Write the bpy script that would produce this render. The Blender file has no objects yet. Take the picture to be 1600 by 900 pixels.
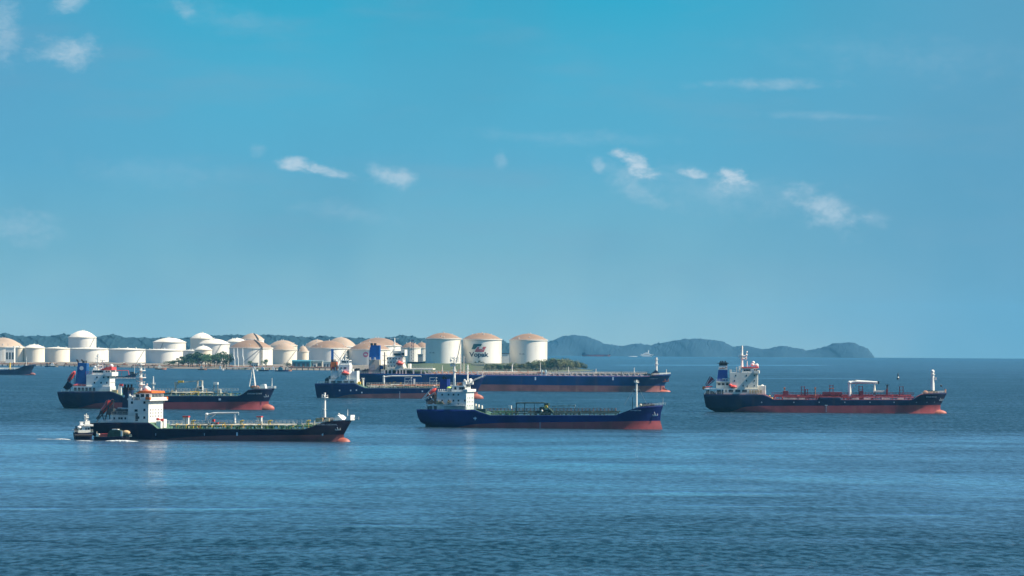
import bpy, math, random
from mathutils import Vector, Matrix
random.seed(7)
R = math.radians
scene = bpy.context.scene
col = scene.collection

# ------------------------------------------------------------ camera
F = 8000.0          # focal length in photo pixels (1600 wide) -> 180 mm on 36 mm
ROW0 = 529.4        # row of the true horizontal at the picture's centre
KR = 0.0064         # the photo's slight roll (radians)
H = 38.0            # eye height above the sea
R2 = 1.48e7         # twice the earth's radius incl. refraction
cam = bpy.data.cameras.new('camera'); cam.lens = 180; cam.sensor_width = 36
cam.clip_start = 1; cam.clip_end = 120000
co = bpy.data.objects.new('camera', cam); col.objects.link(co)
co.location = (0, 0, H); co.rotation_euler = (Matrix.Rotation(R(90) + math.atan((ROW0-450)/F), 3, 'X') @ Matrix.Rotation(KR, 3, 'Z')).to_euler()
scene.camera = co

# ------------------------------------------------------------ light
SUN_EL = 47.0; SUN_AZ = 9.0     # azimuth: degrees in front of due right (+x)
sd = Vector((math.cos(R(SUN_AZ))*math.cos(R(SUN_EL)), -math.sin(R(SUN_AZ))*math.cos(R(SUN_EL)), math.sin(R(SUN_EL))))
sl = bpy.data.lights.new('sun', 'SUN'); sl.energy = 5.0; sl.angle = R(0.5); sl.color = (1, .885, .72)
so = bpy.data.objects.new('sun', sl); col.objects.link(so)
so.rotation_euler = (-sd).to_track_quat('-Z', 'Y').to_euler(); so.location = (600, 0, 600)
scene.view_settings.view_transform = 'Standard'; scene.view_settings.look = 'None'
scene.view_settings.exposure = 0.82; scene.view_settings.gamma = 1
scene.render.engine = 'CYCLES'
cy = scene.cycles
cy.use_denoising = True
cy.max_bounces = 6; cy.volume_bounces = 0; cy.glossy_bounces = 3; cy.diffuse_bounces = 2
cy.sample_clamp_direct = 2.6; cy.transparent_max_bounces = 8; cy.sample_clamp_indirect = 4
cy.blur_glossy = 0.3; cy.caustics_reflective = False; cy.caustics_refractive = False

# ------------------------------------------------------------ node helpers
class NT:
    def __init__(s, tree): s.t = tree; s.n = tree.nodes; s.l = tree.links
    def new(s, typ, **kw):
        n = s.n.new(typ)
        for k, v in kw.items():
            if k == 'ins':
                for kk, vv in v.items(): s.put(n.inputs[kk], vv)
            else: setattr(n, k, v)
        return n
    def put(s, sock, v):
        if isinstance(v, bpy.types.NodeSocket): s.l.new(v, sock)
        else: sock.default_value = v
    def m(s, op, a, b=0.0, c=None, clamp=False):
        n = s.n.new('ShaderNodeMath'); n.operation = op; n.use_clamp = clamp
        s.put(n.inputs[0], a); s.put(n.inputs[1], b)
        if c is not None: s.put(n.inputs[2], c)
        return n.outputs[0]
    def mix(s, f, a, b, blend='MIX'):
        n = s.n.new('ShaderNodeMix'); n.data_type = 'RGBA'; n.blend_type = blend
        s.put(n.inputs[0], f); s.put(n.inputs[6], a); s.put(n.inputs[7], b)
        return n.outputs[2]
    def noise(s, vec, scale, detail=2, rough=.5, dist=0.0):
        n = s.n.new('ShaderNodeTexNoise'); s.put(n.inputs['Vector'], vec)
        n.inputs['Scale'].default_value = scale; n.inputs['Detail'].default_value = detail
        n.inputs['Roughness'].default_value = rough; n.inputs['Distortion'].default_value = dist
        return n.outputs['Fac']
    def smooth(s, v, a, b, lo=0.0, hi=1.0):
        n = s.n.new('ShaderNodeMapRange'); n.interpolation_type = 'SMOOTHSTEP'
        s.put(n.inputs[0], v)
        for i, x in enumerate((a, b, lo, hi)): n.inputs[1+i].default_value = x
        return n.outputs[0]
    def comb(s, x, y, z):
        n = s.n.new('ShaderNodeCombineXYZ')
        for i, v in enumerate((x, y, z)): s.put(n.inputs[i], v)
        return n.outputs[0]
def c4(c): return (c[0], c[1], c[2], 1)
def srgb(r, g, b):
    f = lambda v: (v/255/12.92) if v/255 <= .04045 else ((v/255+.055)/1.055)**2.4
    return (f(r), f(g), f(b))

# ------------------------------------------------------------ world: Nishita sky, hazy blue-green band low down, thin clouds
W = bpy.data.worlds.new('World'); scene.world = W; W.use_nodes = True
t = NT(W.node_tree); t.n.clear()
SKY = 0.085
sky = t.new('ShaderNodeTexSky', sky_type='NISHITA', sun_disc=False, sun_elevation=R(SUN_EL),
            sun_rotation=math.atan2(sd.x, sd.y), altitude=50, air_density=1.0, dust_density=.6, ozone_density=3.0)
tc = t.new('ShaderNodeTexCoord'); sep = t.new('ShaderNodeSeparateXYZ'); t.l.new(tc.outputs['Generated'], sep.inputs[0])
dx, dy, dz = sep.outputs
ysafe = t.m('MAXIMUM', dy, .05)
px = t.m('MULTIPLY_ADD', t.m('DIVIDE', dx, ysafe), F, 800.0)
py = t.m('SUBTRACT', ROW0, t.m('MULTIPLY', t.m('DIVIDE', dz, ysafe), F)); py = t.m('ADD', py, t.m('MULTIPLY', t.m('SUBTRACT', px, 800.0), KR))
# gradient with elevation (colours are radiance / SKY)
def G(r, g, b, k=1.0):
    c = srgb(r, g, b); k = k/SKY/2**.82; return (c[0]*k, c[1]*k, c[2]*k, 1)
cr = t.new('ShaderNodeValToRGB'); e = cr.color_ramp
stops = [(0.0, G(164, 193, 196)), (.10, G(151, 188, 197)), (.30, G(121, 178, 199)), (.55, G(92, 172, 204)), (.80, G(78, 172, 205)), (1.0, G(50, 170, 204))]
while len(e.elements) < len(stops): e.elements.new(.5)
for i, (p_, c_) in enumerate(stops): e.elements[i].position = p_; e.elements[i].color = c_
t.put(cr.inputs[0], t.m('DIVIDE', t.m('SUBTRACT', 560.0, py), 560.0, clamp=True))
low = cr.outputs[0]
pc = t.comb(t.m('MULTIPLY', px, .001), t.m('MULTIPLY', py, .001), 0.0)
pcs = t.comb(t.m('MULTIPLY', px, .001), t.m('MULTIPLY', py, .004), 3.0)
# broad bluer drift towards the right and the left
side = t.smooth(px, 900, 1650)
low = t.mix(t.m('MULTIPLY', side, .75), low, G(100, 158, 192))
vl = t.smooth(t.noise(pc, 2.2, 3, .5), .42, .68)
low = t.mix(t.m('MULTIPLY', vl, .35), low, G(82, 154, 186))
v2 = t.smooth(t.noise(pcs, 2.6, 4, .55), .48, .75)
low = t.mix(t.m('MULTIPLY', v2, .28), low, G(124, 166, 192))
ldark = t.m('MULTIPLY', t.smooth(px, 420, -60), t.smooth(py, 420, 60))
low = t.mix(t.m('MULTIPLY', ldark, .6), low, G(98, 156, 194))
# clouds: (px, row, rx, ry, rotation deg, strength, softness)
CL = [(462, 257, 34, 15, 8, .95, 0), (512, 268, 44, 9, 14, .85, 0), (612, 277, 44, 17, 16, .75, .2), (990, 254, 42, 15, 38, 1.15, 0), (966, 240, 20, 9, 8, 1.0, 0),
      (985, 286, 60, 26, 38, .30, .6), (934, 258, 10, 14, 0, .45, .3), (1085, 271, 24, 8, 8, .85, 0), (1145, 274, 30, 13, 12, 1.1, 0), (1145, 292, 44, 18, 10, .40, .5),
      (1296, 328, 64, 32, 30, .68, .4), (1368, 345, 30, 16, 10, .28, .5), (1200, 131, 110, 11, 0, .42, .8), (1285, 181, 110, 8, 2, .25, .9),
      (100, 80, 58, 26, -4, .68, .4), (6, 48, 26, 62, 0, .50, .5), (102, 4, 34, 16, -10, .60, .4), (40, 355, 66, 30, 8, .32, .6), (284, 12, 18, 24, -30, .35, .6),
      (780, 250, 12, 14, 0, .35, .5), (400, 236, 14, 12, 0, .25, .6), (360, 30, 120, 26, 10, .12, .8), (1120, 300, 190, 40, 6, .20, .9), (1420, 90, 260, 40, 4, .10, 1.0),
      (540, 330, 90, 18, 6, .18, .8), (900, 215, 160, 14, 2, .16, .9), (240, 270, 160, 30, 4, .12, .9)]
pn = t.comb(t.m('MULTIPLY', px, .01), t.m('MULTIPLY', py, .016), 0.0)
n1 = t.noise(pn, 3.2, 9, .66, .6); nf = t.smooth(n1, .34, .62)
warp = t.m('MULTIPLY', t.m('SUBTRACT', t.noise(pn, 2.0, 7, .62), .5), 2.3)
acc = None
for (cx, cyy, rx, ry, ro, st, soft) in CL:
    c_, s_ = math.cos(R(ro)), math.sin(R(ro))
    ux = t.m('SUBTRACT', px, float(cx)); uy = t.m('SUBTRACT', py, float(cyy))
    a = t.m('MULTIPLY_ADD', ux, c_/rx, t.m('MULTIPLY', uy, s_/rx))
    b = t.m('MULTIPLY_ADD', ux, -s_/ry, t.m('MULTIPLY', uy, c_/ry))
    d = t.m('SQRT', t.m('MULTIPLY_ADD', a, a, t.m('MULTIPLY', b, b)))
    d = t.m('ADD', d, warp)
    k = t.smooth(d, 1.15+.1*soft, .30-.50*soft)
    k = t.m('MULTIPLY', k, st*.85)
    acc = k if acc is None else t.m('ADD', acc, k)
acc = t.m('MULTIPLY', acc, t.m('MULTIPLY_ADD', nf, .55, .42))
acc = t.m('MULTIPLY', acc, t.m('GREATER_THAN', dy, .3))
acc = t.m('MINIMUM', acc, .92)
low = t.mix(acc, low, G(194, 213, 227))
hi = t.mix(1.0, sky.outputs[0], (.48, .88, 1.08, 1), 'MULTIPLY')
fin = t.mix(t.smooth(dz, .06, .26), low, hi)
bg = t.new('ShaderNodeBackground', ins={'Color': fin, 'Strength': SKY})
wo = t.new('ShaderNodeOutputWorld'); t.l.new(bg.outputs[0], wo.inputs[0])

# ------------------------------------------------------------ materials
MATS = {}
def mat(name, c, rough=.5, var=.12, scale=.6, metal=0.0, streak=None, sc=(.25, .12, .06), samt=.5, stretch=(1.2, 1.2, .12), spec=.5):
    if name in MATS: return MATS[name]
    m = bpy.data.materials.new(name); m.use_nodes = True
    t = NT(m.node_tree); b = t.n['Principled BSDF']
    tc = t.new('ShaderNodeTexCoord'); o = tc.outputs['Object']
    n = t.noise(o, scale, 4, .6)
    k = t.smooth(n, .3, .7)
    dk = tuple(max(0, x*(1-var*1.6)) for x in c); lt = tuple(min(1, x*(1+var)) for x in c)
    cc = t.mix(k, c4(dk), c4(lt))
    if streak:
        mp = t.new('ShaderNodeMapping', ins={'Vector': o, 'Scale': stretch})
        s1 = t.noise(mp.outputs[0], streak, 5, .6)
        cc = t.mix(t.m('MULTIPLY', t.smooth(s1, .54, .72), samt), cc, c4(sc))
    t.put(b.inputs['Base Color'], cc); b.inputs['Roughness'].default_value = rough
    b.inputs['Metallic'].default_value = metal; b.inputs['Specular IOR Level'].default_value = spec
    MATS[name] = m; return m
def M(k): return MATS[k]
mat('white', (.78, .76, .68), .45, .05, .4, streak=.8, sc=(.42, .30, .2), samt=.22)
mat('cream', (.74, .70, .58), .5, .07, .4, streak=.8, sc=(.40, .26, .15), samt=.3)
mat('grey_white', (.62, .64, .60), .5, .08, .4, streak=.8, sc=(.35, .25, .18), samt=.3)
mat('black_hull', (.005, .006, .026), .6, .2, .15, streak=.5, sc=(.05, .03, .03), samt=.5, spec=.12, stretch=(.5, .5, .06))
mat('dark_navy_hull', (.010, .020, .055), .6, .2, .15, streak=.5, sc=(.06, .04, .04), samt=.35, spec=.12, stretch=(.5, .5, .06))
mat('navy_hull', (.006, .018, .085), .6, .2, .12, streak=.45, sc=(.06, .04, .06), samt=.6, spec=.12, stretch=(.5, .5, .06))
mat('royal_hull', (.004, .016, .11), .6, .25, .10, streak=.35, sc=(.01, .03, .10), samt=.5, spec=.12, stretch=(.5, .5, .06))
mat('ocean_hull', (.003, .034, .13), .6, .22, .06, streak=.3, sc=(.07, .05, .06), samt=.45, spec=.12, stretch=(.5, .5, .06))
mat('red_boot', (.27, .045, .05), .55, .22, .12, streak=.35, sc=(.32, .14, .11), samt=.5, stretch=(.5, .5, .06))
mat('dull_red_boot', (.24, .085, .075), .6, .22, .10, streak=.3, sc=(.33, .17, .13), samt=.6, stretch=(.5, .5, .06))
mat('dark_red_boot', (.10, .02, .022), .55, .25, .12, streak=.35, sc=(.02, .015, .02), samt=.6, stretch=(.5, .5, .06))  # shade on the black tanker's boot painted in; plain dark red elsewhere
mat('salmon_boot', (.38, .10, .065), .55, .2, .2, streak=.5, sc=(.6, .28, .16), samt=.4)  # boot red of the bow bulbs with the sun's brightening painted in
mat('deck_green', (.05, .12, .07), .7, .3, .5)
mat('deck_red', (.22, .035, .04), .7, .3, .5)
mat('pipe_green', (.10, .22, .11), .6, .3, .5)
mat('pipe_red', (.20, .022, .034), .6, .3, .5)
mat('pipe_pale', (.55, .52, .42), .6, .3, .5)
mat('pipe_dark', (.03, .06, .06), .6, .3, .5)
mat('pipe_rust', (.42, .18, .10), .7, .35, .5)
mat('valve_yellow', (.75, .48, .06), .5, .2, 1)
mat('valve_red', (.6, .05, .03), .5, .2, 1)
mat('orange', (.85, .17, .02), .45, .1, 1)
mat('boat_red', (.68, .07, .05), .35, .12, 1)
mat('coral', (.72, .12, .09), .4, .1, 1)
mat('funnel_blue', (.005, .035, .22), .4, .12, .4)
mat('funnel_bright', (.003, .075, .32), .4, .15, .3)
mat('funnel_cyan', (.006, .085, .27), .45, .15, .4)
mat('funnel_navy', (.004, .014, .05), .45, .2, .4)
mat('funnel_royal', (.003, .012, .16), .45, .2, .4)
mat('soot', (.012, .012, .014), .7, .2, 1)
mat('glass', (.015, .025, .035), .08, .1, 1)
mat('dark_steel', (.04, .05, .055), .6, .3, 1)
mat('grey_steel', (.30, .32, .32), .6, .2, 1)
mat('lime', (.42, .62, .10), .5, .1, 1)
mat('maroon_cloth', (.20, .012, .025), .8, .1, 1)
mat('navy_cloth', (.006, .01, .05), .8, .1, 1)
mat('white_cloth', (.7, .7, .72), .8, .05, 1)
mat('lettering', (.75, .78, .8), .5, .05, 1)
mat('faded_lettering', (.35, .42, .48), .5, .1, 1)
mat('tank_white', (.80, .76, .66), .55, .05, .03, streak=.06, sc=(.60, .53, .42), samt=.8, stretch=(1, 1, .12))
mat('tank_cream', (.80, .72, .56), .55, .06, .03, streak=.06, sc=(.58, .46, .30), samt=.8, stretch=(1, 1, .12))
mat('roof_white', (.80, .74, .60), .6, .08, .04, streak=.06, sc=(.6, .48, .32), samt=.5, stretch=(1, 1, 1))
mat('roof_brown', (.29, .185, .115), .7, .15, .03, streak=.08, sc=(.36, .20, .11), samt=.6, stretch=(1, 1, 1))
mat('roof_tan', (.42, .31, .215), .7, .14, .03, streak=.08, sc=(.46, .32, .18), samt=.6, stretch=(1, 1, 1))
mat('purple_steel', (.10, .08, .14), .6, .2, 1)
mat('logo_teal', (.0, .085, .10), .5, .08, .3)
mat('logo_red', (.50, .10, .11), .5, .1, .3)
mat('logo_ink', (.003, .022, .05), .5, .05, .3)
mat('teal_clad', (.04, .20, .25), .6, .15, .2, streak=.3, sc=(.02, .1, .12))
mat('pale_teal', (.45, .62, .60), .6, .1, .2)
mat('concrete', (.36, .32, .26), .85, .2, .1, streak=.2, sc=(.16, .13, .10))
mat('beige', (.46, .42, .33), .8, .15, .1, streak=.2, sc=(.3, .26, .2))
mat('rock', (.10, .10, .09), .95, .4, .2)
mat('pink_sign', (.65, .16, .24), .6, .1, 1)
mat('foam', (.5, .52, .5), .8, .1, .5)
mat('tarp_green', (.012, .045, .032), .8, .3, .6)
mat('tan_goods', (.55, .38, .2), .8, .2, 1)
mat('bark', (.10, .075, .05), .9, .3, 1)

def leaf_mat(name, a, b):
    m = bpy.data.materials.new(name); m.use_nodes = True; t = NT(m.node_tree); p = t.n['Principled BSDF']
    g = t.new('ShaderNodeNewGeometry'); oi = t.new('ShaderNodeObjectInfo')
    n = t.noise(g.outputs['Position'], .16, 3, .6)
    cc = t.mix(t.smooth(n, .32, .68), c4(a), c4(b))
    h = t.new('ShaderNodeHueSaturation', ins={'Color': cc, 'Value': t.m('MULTIPLY_ADD', oi.outputs['Random'], .7, .65), 'Saturation': .95})
    t.put(p.inputs['Base Color'], h.outputs[0]); p.inputs['Roughness'].default_value = .7
    p.inputs['Specular IOR Level'].default_value = .2
    MATS[name] = m
leaf_mat('leaf_dark', (.018, .05, .022), (.04, .10, .03))
leaf_mat('leaf_dusty', (.07, .10, .045), (.15, .15, .065))
leaf_mat('forest', (.010, .038, .050), (.012, .044, .056))  # blue haze painted into the foliage colour of the ridge
leaf_mat('far_forest', (.010, .030, .048), (.011, .033, .052))  # island foliage tinted blue to carry part of the distance haze

# ------------------------------------------------------------ mesh builder
SPLIT = {'deck_fittings': 'deck_fitting', 'cargo_pipes': 'cargo_pipe', 'pipe_supports': 'pipe_support', 'wing_bracket': 0, 'fire_box': 0, 'deck_locker': 0, 'deck_gear': 0, 'vent': 0, 'mooring_winch': 0,
         'radar_dome': 0, 'vent_post': 0, 'hose_rack': 0, 'pipe_lagging': 0, 'tower_leg': 0, 'exhaust_pipe': 0, 'tyre_fender': 0, 'lifeboat_davit': 0, 'piles': 'pile', 'stay_wire': 0, 'gallery_post': 0,
         'funnel_emblem': 0, 'pump_house': 0, 'manifold_tower': 0, 'roof_vents': 'roof_vent', 'deck_edge_frames': 'deck_edge_frame', 'life_raft': 0, 'deck_cargo': 0}
class MB:
    def __init__(s): s.v = []; s.f = []; s.mi = []; s.sm = []; s.cur = 0; s.pc = []; s.depth = 0; s.np = 0
    def pieces(s):
        # group faces that share vertices or were added by one call
        out = {}
        for f, m, q, p in zip(s.f, s.mi, s.sm, s.pc): out.setdefault(p, []).append((f, m, q))
        return out
    def add(s, vs, fs, smooth=False):
        o = len(s.v); s.v += [tuple(v) for v in vs]; s.pc += [s.np]*len(fs)
        if s.depth == 0: s.np += 1
        s.f += [tuple(i+o for i in f) for f in fs]; s.mi += [s.cur]*len(fs); s.sm += [smooth]*len(fs)
    def box(s, x0, x1, y0, y1, z0, z1):
        if x0 > x1: x0, x1 = x1, x0
        if y0 > y1: y0, y1 = y1, y0
        if z0 > z1: z0, z1 = z1, z0
        s.add([(x0,y0,z0),(x1,y0,z0),(x1,y1,z0),(x0,y1,z0),(x0,y0,z1),(x1,y0,z1),(x1,y1,z1),(x0,y1,z1)],
              [(0,3,2,1),(4,5,6,7),(0,1,5,4),(1,2,6,5),(2,3,7,6),(3,0,4,7)])
    def prism(s, prof, y0, y1):   # profile in x,z extruded along y
        n = len(prof); area = sum(prof[i][0]*prof[(i+1) % n][1]-prof[(i+1) % n][0]*prof[i][1] for i in range(n))
        if area < 0: prof = prof[::-1]
        s.add([(x, y0, z) for x, z in prof]+[(x, y1, z) for x, z in prof],
              [tuple(range(n)), tuple(range(2*n-1, n-1, -1))]+[(i, i+n, (i+1) % n+n, (i+1) % n) for i in range(n)])
    def tube(s, a, b, r0, r1=None, n=8, cap=True, smooth=True):
        a = Vector(a); b = Vector(b); r1 = r0 if r1 is None else r1
        d = (b-a).normalized(); u = d.orthogonal().normalized(); w = d.cross(u)
        ring = [(math.cos(2*math.pi*i/n), math.sin(2*math.pi*i/n)) for i in range(n)]
        vs = [a+(u*c+w*q)*r0 for c, q in ring]+[b+(u*c+w*q)*r1 for c, q in ring]
        s.depth += 1; s.add(vs, [(i, (i+1) % n, (i+1) % n+n, i+n) for i in range(n)], smooth)
        if cap: s.add(vs, [tuple(range(n-1, -1, -1)), tuple(range(n, 2*n))])
        s.depth -= 1; s.np += s.depth == 0
    def bar(s, a, b, r): s.tube(a, b, r, r, 4, True, False)
    def path(s, pts, r, n=6):
        s.depth += 1
        for a, b in zip(pts, pts[1:]): s.tube(a, b, r, r, n)
        s.depth -= 1; s.np += s.depth == 0
    def ell(s, c, rx, ry, rz, n=14, m=8, rot=None, z0=-1.0):
        vs = []; fs = []
        for j in range(m+1):
            ph = -math.pi/2+math.pi*j/m
            if math.sin(ph) < z0: ph = math.asin(max(-1, z0))
            for i in range(n):
                th = 2*math.pi*i/n
                p = Vector((rx*math.cos(ph)*math.cos(th), ry*math.cos(ph)*math.sin(th), rz*math.sin(ph)))
                if rot: p = rot @ p
                vs.append(Vector(c)+p)
        for j in range(m):
            for i in range(n): fs.append((j*n+i, j*n+(i+1) % n, (j+1)*n+(i+1) % n, (j+1)*n+i))
        s.add(vs, fs, True)
    def build(s, name, mats, parent=None, loc=(0, 0, 0)):
        if name in SPLIT and parent is not None and len(s.pc) == len(s.f):
            nm = SPLIT[name] or name; P_ = s.pieces(); last = None
            for fl in P_.values():
                m2 = MB(); mp = {}
                for f, mi, sm in fl:
                    for i in f:
                        if i not in mp: mp[i] = len(m2.v); m2.v.append(s.v[i])
                    m2.f.append(tuple(mp[i] for i in f)); m2.mi.append(mi); m2.sm.append(sm)
                m2.pc = []; last = m2.build('\0'+nm, mats, parent, loc)
            return last
        name = name.replace('\0', '')
        me = bpy.data.meshes.new(name); me.from_pydata(s.v, [], s.f)
        for m in (mats if isinstance(mats, (list, tuple)) else [mats]): me.materials.append(MATS[m] if isinstance(m, str) else m)
        me.polygons.foreach_set('material_index', s.mi); me.polygons.foreach_set('use_smooth', s.sm); me.update()
        o = bpy.data.objects.new(name, me); col.objects.link(o); o.location = loc
        if parent: o.parent = parent
        return o
def tag(o, label=None, cat=None, group=None, kind=None):
    if label: o['label'] = label
    if cat: o['category'] = cat
    if group: o['group'] = group
    if kind: o['kind'] = kind
    return o
def empty(name, loc, rz=0, label=None, cat=None, group=None):
    o = bpy.data.objects.new(name, None); col.objects.link(o); o.location = loc; o.rotation_euler = (0, 0, rz)
    o.empty_display_size = 3
    return tag(o, label, cat, group)
def copy_thing(src, loc, rz=0, sc=None, label=None):
    r = src.copy(); col.objects.link(r); r.location = loc; r.rotation_euler = (0, 0, rz)
    if sc: r.scale = sc
    if label: r['label'] = label
    for ch in src.children:
        c = ch.copy(); col.objects.link(c); c.parent = r
        for g in ch.children:
            d = g.copy(); col.objects.link(d); d.parent = c
    return r
def sea(x, y): return -(x*x+y*y)/R2
def rr_(px, py): return py-KR*(px-800)          # photo row -> row with the roll taken out
def wx(px, D): return (px-799)/F*D
def wz(py, D): return H-(py-ROW0)/F*D
def D_of(row):      # distance at which the sea surface shows at that photo row
    q = row-ROW0; lo, hi = 300., 23000.
    for _ in range(60):
        m_ = (lo+hi)/2
        if F*(H+m_*m_/R2)/m_ > q: lo = m_
        else: hi = m_
    return lo
def interp(pts, x):
    if x <= pts[0][0]: return pts[0][1]
    for (a, b), (c, d) in zip(pts, pts[1:]):
        if x <= c: return b+(d-b)*(x-a)/max(1e-9, c-a)
    return pts[-1][1]
def text_mesh(body, size_w, size_h, bold=0.0):   # returns vertices/faces in a unit box scaled to size
    cu = bpy.data.curves.new('t', 'FONT'); cu.body = body; cu.fill_mode = 'FRONT'; cu.offset = bold; cu.resolution_u = 3
    ob = bpy.data.objects.new('t', cu); col.objects.link(ob)
    dg = bpy.context.evaluated_depsgraph_get(); me = bpy.data.meshes.new_from_object(ob.evaluated_get(dg))
    v = [Vector(p.co) for p in me.vertices]; f = [tuple(p.vertices) for p in me.polygons]
    bpy.data.objects.remove(ob); bpy.data.meshes.remove(me)
    x0 = min(p.x for p in v); x1 = max(p.x for p in v)
    cap = .70
    return [((p.x-x0)/(x1-x0)*size_w, p.y/cap*size_h) for p in v], f

# ------------------------------------------------------------ sea
def build_sea():
    mb = MB(); NA = 240; rings = [0, 60, 150, 300]+[500+i*220 for i in range(146)]
    vs = [(r*math.sin(2*math.pi*i/NA), r*math.cos(2*math.pi*i/NA), -r*r/R2) for r in rings for i in range(NA)]
    fs = [(j*NA+i, (j+1)*NA+i, (j+1)*NA+(i+1) % NA, j*NA+(i+1) % NA) for j in range(len(rings)-1) for i in range(NA)]
    fs = [f[::-1] for f in fs]
    mb.add(vs, fs, True)
    m = bpy.data.materials.new('sea_water'); m.use_nodes = True; t = NT(m.node_tree); p = t.n['Principled BSDF']
    g = t.new('ShaderNodeNewGeometry'); P = g.outputs['Position']
    sp = t.new('ShaderNodeSeparateXYZ'); t.l.new(P, sp.inputs[0]); x, y, z = sp.outputs
    # calm patches and slicks (bands stretched along x), as world positions
    big = t.noise(t.comb(t.m('MULTIPLY', x, .0016), t.m('MULTIPLY', y, .0022), 2.0), 1.0, 5, .6, .6)
    med = t.noise(t.comb(t.m('MULTIPLY', x, .010), t.m('MULTIPLY', y, .006), 5.0), 1.0, 5, .62, .5)
    fine = t.noise(t.comb(t.m('MULTIPLY', x, .05), t.m('MULTIPLY', y, .022), 9.0), 1.0, 4, .6, .3)
    yw = t.m('ADD', y, t.m('MULTIPLY', t.m('SUBTRACT', big, .5), 520.0))
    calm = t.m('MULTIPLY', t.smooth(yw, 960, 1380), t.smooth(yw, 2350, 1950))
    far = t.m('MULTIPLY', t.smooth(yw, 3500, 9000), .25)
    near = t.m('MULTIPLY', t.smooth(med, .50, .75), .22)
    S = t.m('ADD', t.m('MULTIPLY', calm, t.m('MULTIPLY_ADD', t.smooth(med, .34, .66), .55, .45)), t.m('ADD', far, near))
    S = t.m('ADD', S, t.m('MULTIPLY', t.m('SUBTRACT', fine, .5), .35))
    def slick(row, pxa, pxb, w, slope=0.0, amp=.8, wob=20.0):
        D = D_of(row); xa, xb = wx(pxa, D), wx(pxb, D); slope += KR*D/H
        yc = t.m('ADD', t.m('MULTIPLY_ADD', x, slope, D), t.m('MULTIPLY', t.m('SUBTRACT', med, .5), wob))
        d = t.m('ABSOLUTE', t.m('SUBTRACT', y, yc))
        brk = t.smooth(t.noise(t.comb(t.m('MULTIPLY', x, .02), t.m('MULTIPLY', y, .01), row), 1.0, 4, .65), .34, .52)
        k = t.m('MULTIPLY', t.m('MULTIPLY', t.smooth(d, w, w*.2), brk), t.m('MULTIPLY', t.smooth(x, xa-12, xa+25), t.smooth(x, xb+15, xb-40)))
        return t.m('MULTIPLY', k, amp)
    for a in [(796, -100, 740, 13, -.02, .85, 50), (822, 480, 720, 11, -.10, .85, 14), (770, 780, 1340, 22, -.10, .8, 30), (806, 1330, 1700, 14, .0, .7, 20), (790, 1000, 1600, 8, -.05, .5, 30),
              (740, -100, 420, 40, .0, .4, 60), (885, 120, 400, 8, .0, .35, 14), (862, 1080, 1260, 7, .0, .35, 12), (570.3, 960, 1345, 260, -.02, .8, 60), (678, 1050, 1700, 14, .0, .5, 16), (591, 1180, 1420, 100, 0, .4, 60), (715, 180, 1000, 30, .0, .35, 50)]:
        S = t.m('ADD', S, slick(*a))
    lng = t.noise(t.comb(t.m('MULTIPLY', x, .0045), t.m('MULTIPLY', y, .022), 51.0), 1.0, 4, .6, .2)
    S = t.m('ADD', S, t.m('MULTIPLY', t.m('SUBTRACT', lng, .5), 1.1))
    S = t.m('MINIMUM', t.m('MAXIMUM', S, 0.0), 1.0)
    w1 = t.noise(t.comb(t.m('MULTIPLY', x, .16), t.m('MULTIPLY', y, .11), 0.0), 1.0, 6, .66, .35)
    w2 = t.noise(t.comb(t.m('MULTIPLY', x, .045), t.m('MULTIPLY', y, .03), 4.0), 1.0, 3, .6, .2)
    w3 = t.noise(t.comb(t.m('MULTIPLY', x, .9), t.m('MULTIPLY', y, .7), 7.0), 1.0, 3, .65, .2)
    hgt = t.m('ADD', t.m('MULTIPLY', w1, 1.0), t.m('MULTIPLY_ADD', w2, 1.2, t.m('MULTIPLY', w3, .16)))
    amp = t.m('MULTIPLY_ADD', S, -.80, 1.0)
    st = t.noise(t.comb(t.m('MULTIPLY', x, .42), t.m('MULTIPLY', y, .11), 21.0), 1.0, 5, .68, .1)
    hgt = t.m('MULTIPLY', t.m('ADD', hgt, t.m('MULTIPLY', st, .8)), amp)
    bp = t.new('ShaderNodeBump', ins={'Strength': 1.0, 'Distance': 2.2, 'Height': hgt})
    # body colour with ripple reflections painted in: dark ruffles and troughs, paler smooth film
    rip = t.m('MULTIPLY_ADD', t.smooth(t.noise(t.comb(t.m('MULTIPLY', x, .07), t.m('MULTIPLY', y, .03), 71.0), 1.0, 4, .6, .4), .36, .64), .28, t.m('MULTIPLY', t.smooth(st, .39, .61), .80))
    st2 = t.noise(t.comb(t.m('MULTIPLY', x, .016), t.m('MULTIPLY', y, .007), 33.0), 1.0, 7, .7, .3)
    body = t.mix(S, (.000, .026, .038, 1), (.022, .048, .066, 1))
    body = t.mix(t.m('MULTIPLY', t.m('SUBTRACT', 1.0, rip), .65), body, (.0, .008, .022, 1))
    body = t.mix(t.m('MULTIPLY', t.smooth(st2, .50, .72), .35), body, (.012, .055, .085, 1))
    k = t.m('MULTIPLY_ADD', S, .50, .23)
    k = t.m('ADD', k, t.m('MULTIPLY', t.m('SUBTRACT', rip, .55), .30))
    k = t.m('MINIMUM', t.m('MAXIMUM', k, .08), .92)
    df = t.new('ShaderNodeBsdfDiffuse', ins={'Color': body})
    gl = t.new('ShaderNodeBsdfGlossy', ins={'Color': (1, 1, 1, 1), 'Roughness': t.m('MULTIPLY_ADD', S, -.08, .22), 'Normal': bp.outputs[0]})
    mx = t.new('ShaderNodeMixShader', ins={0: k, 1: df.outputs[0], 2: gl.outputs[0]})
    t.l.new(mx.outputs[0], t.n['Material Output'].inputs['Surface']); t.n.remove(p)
    o = mb.build('sea', m); tag(o, kind='structure', label='calm blue sea with pale smooth streaks')
build_sea()

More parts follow.
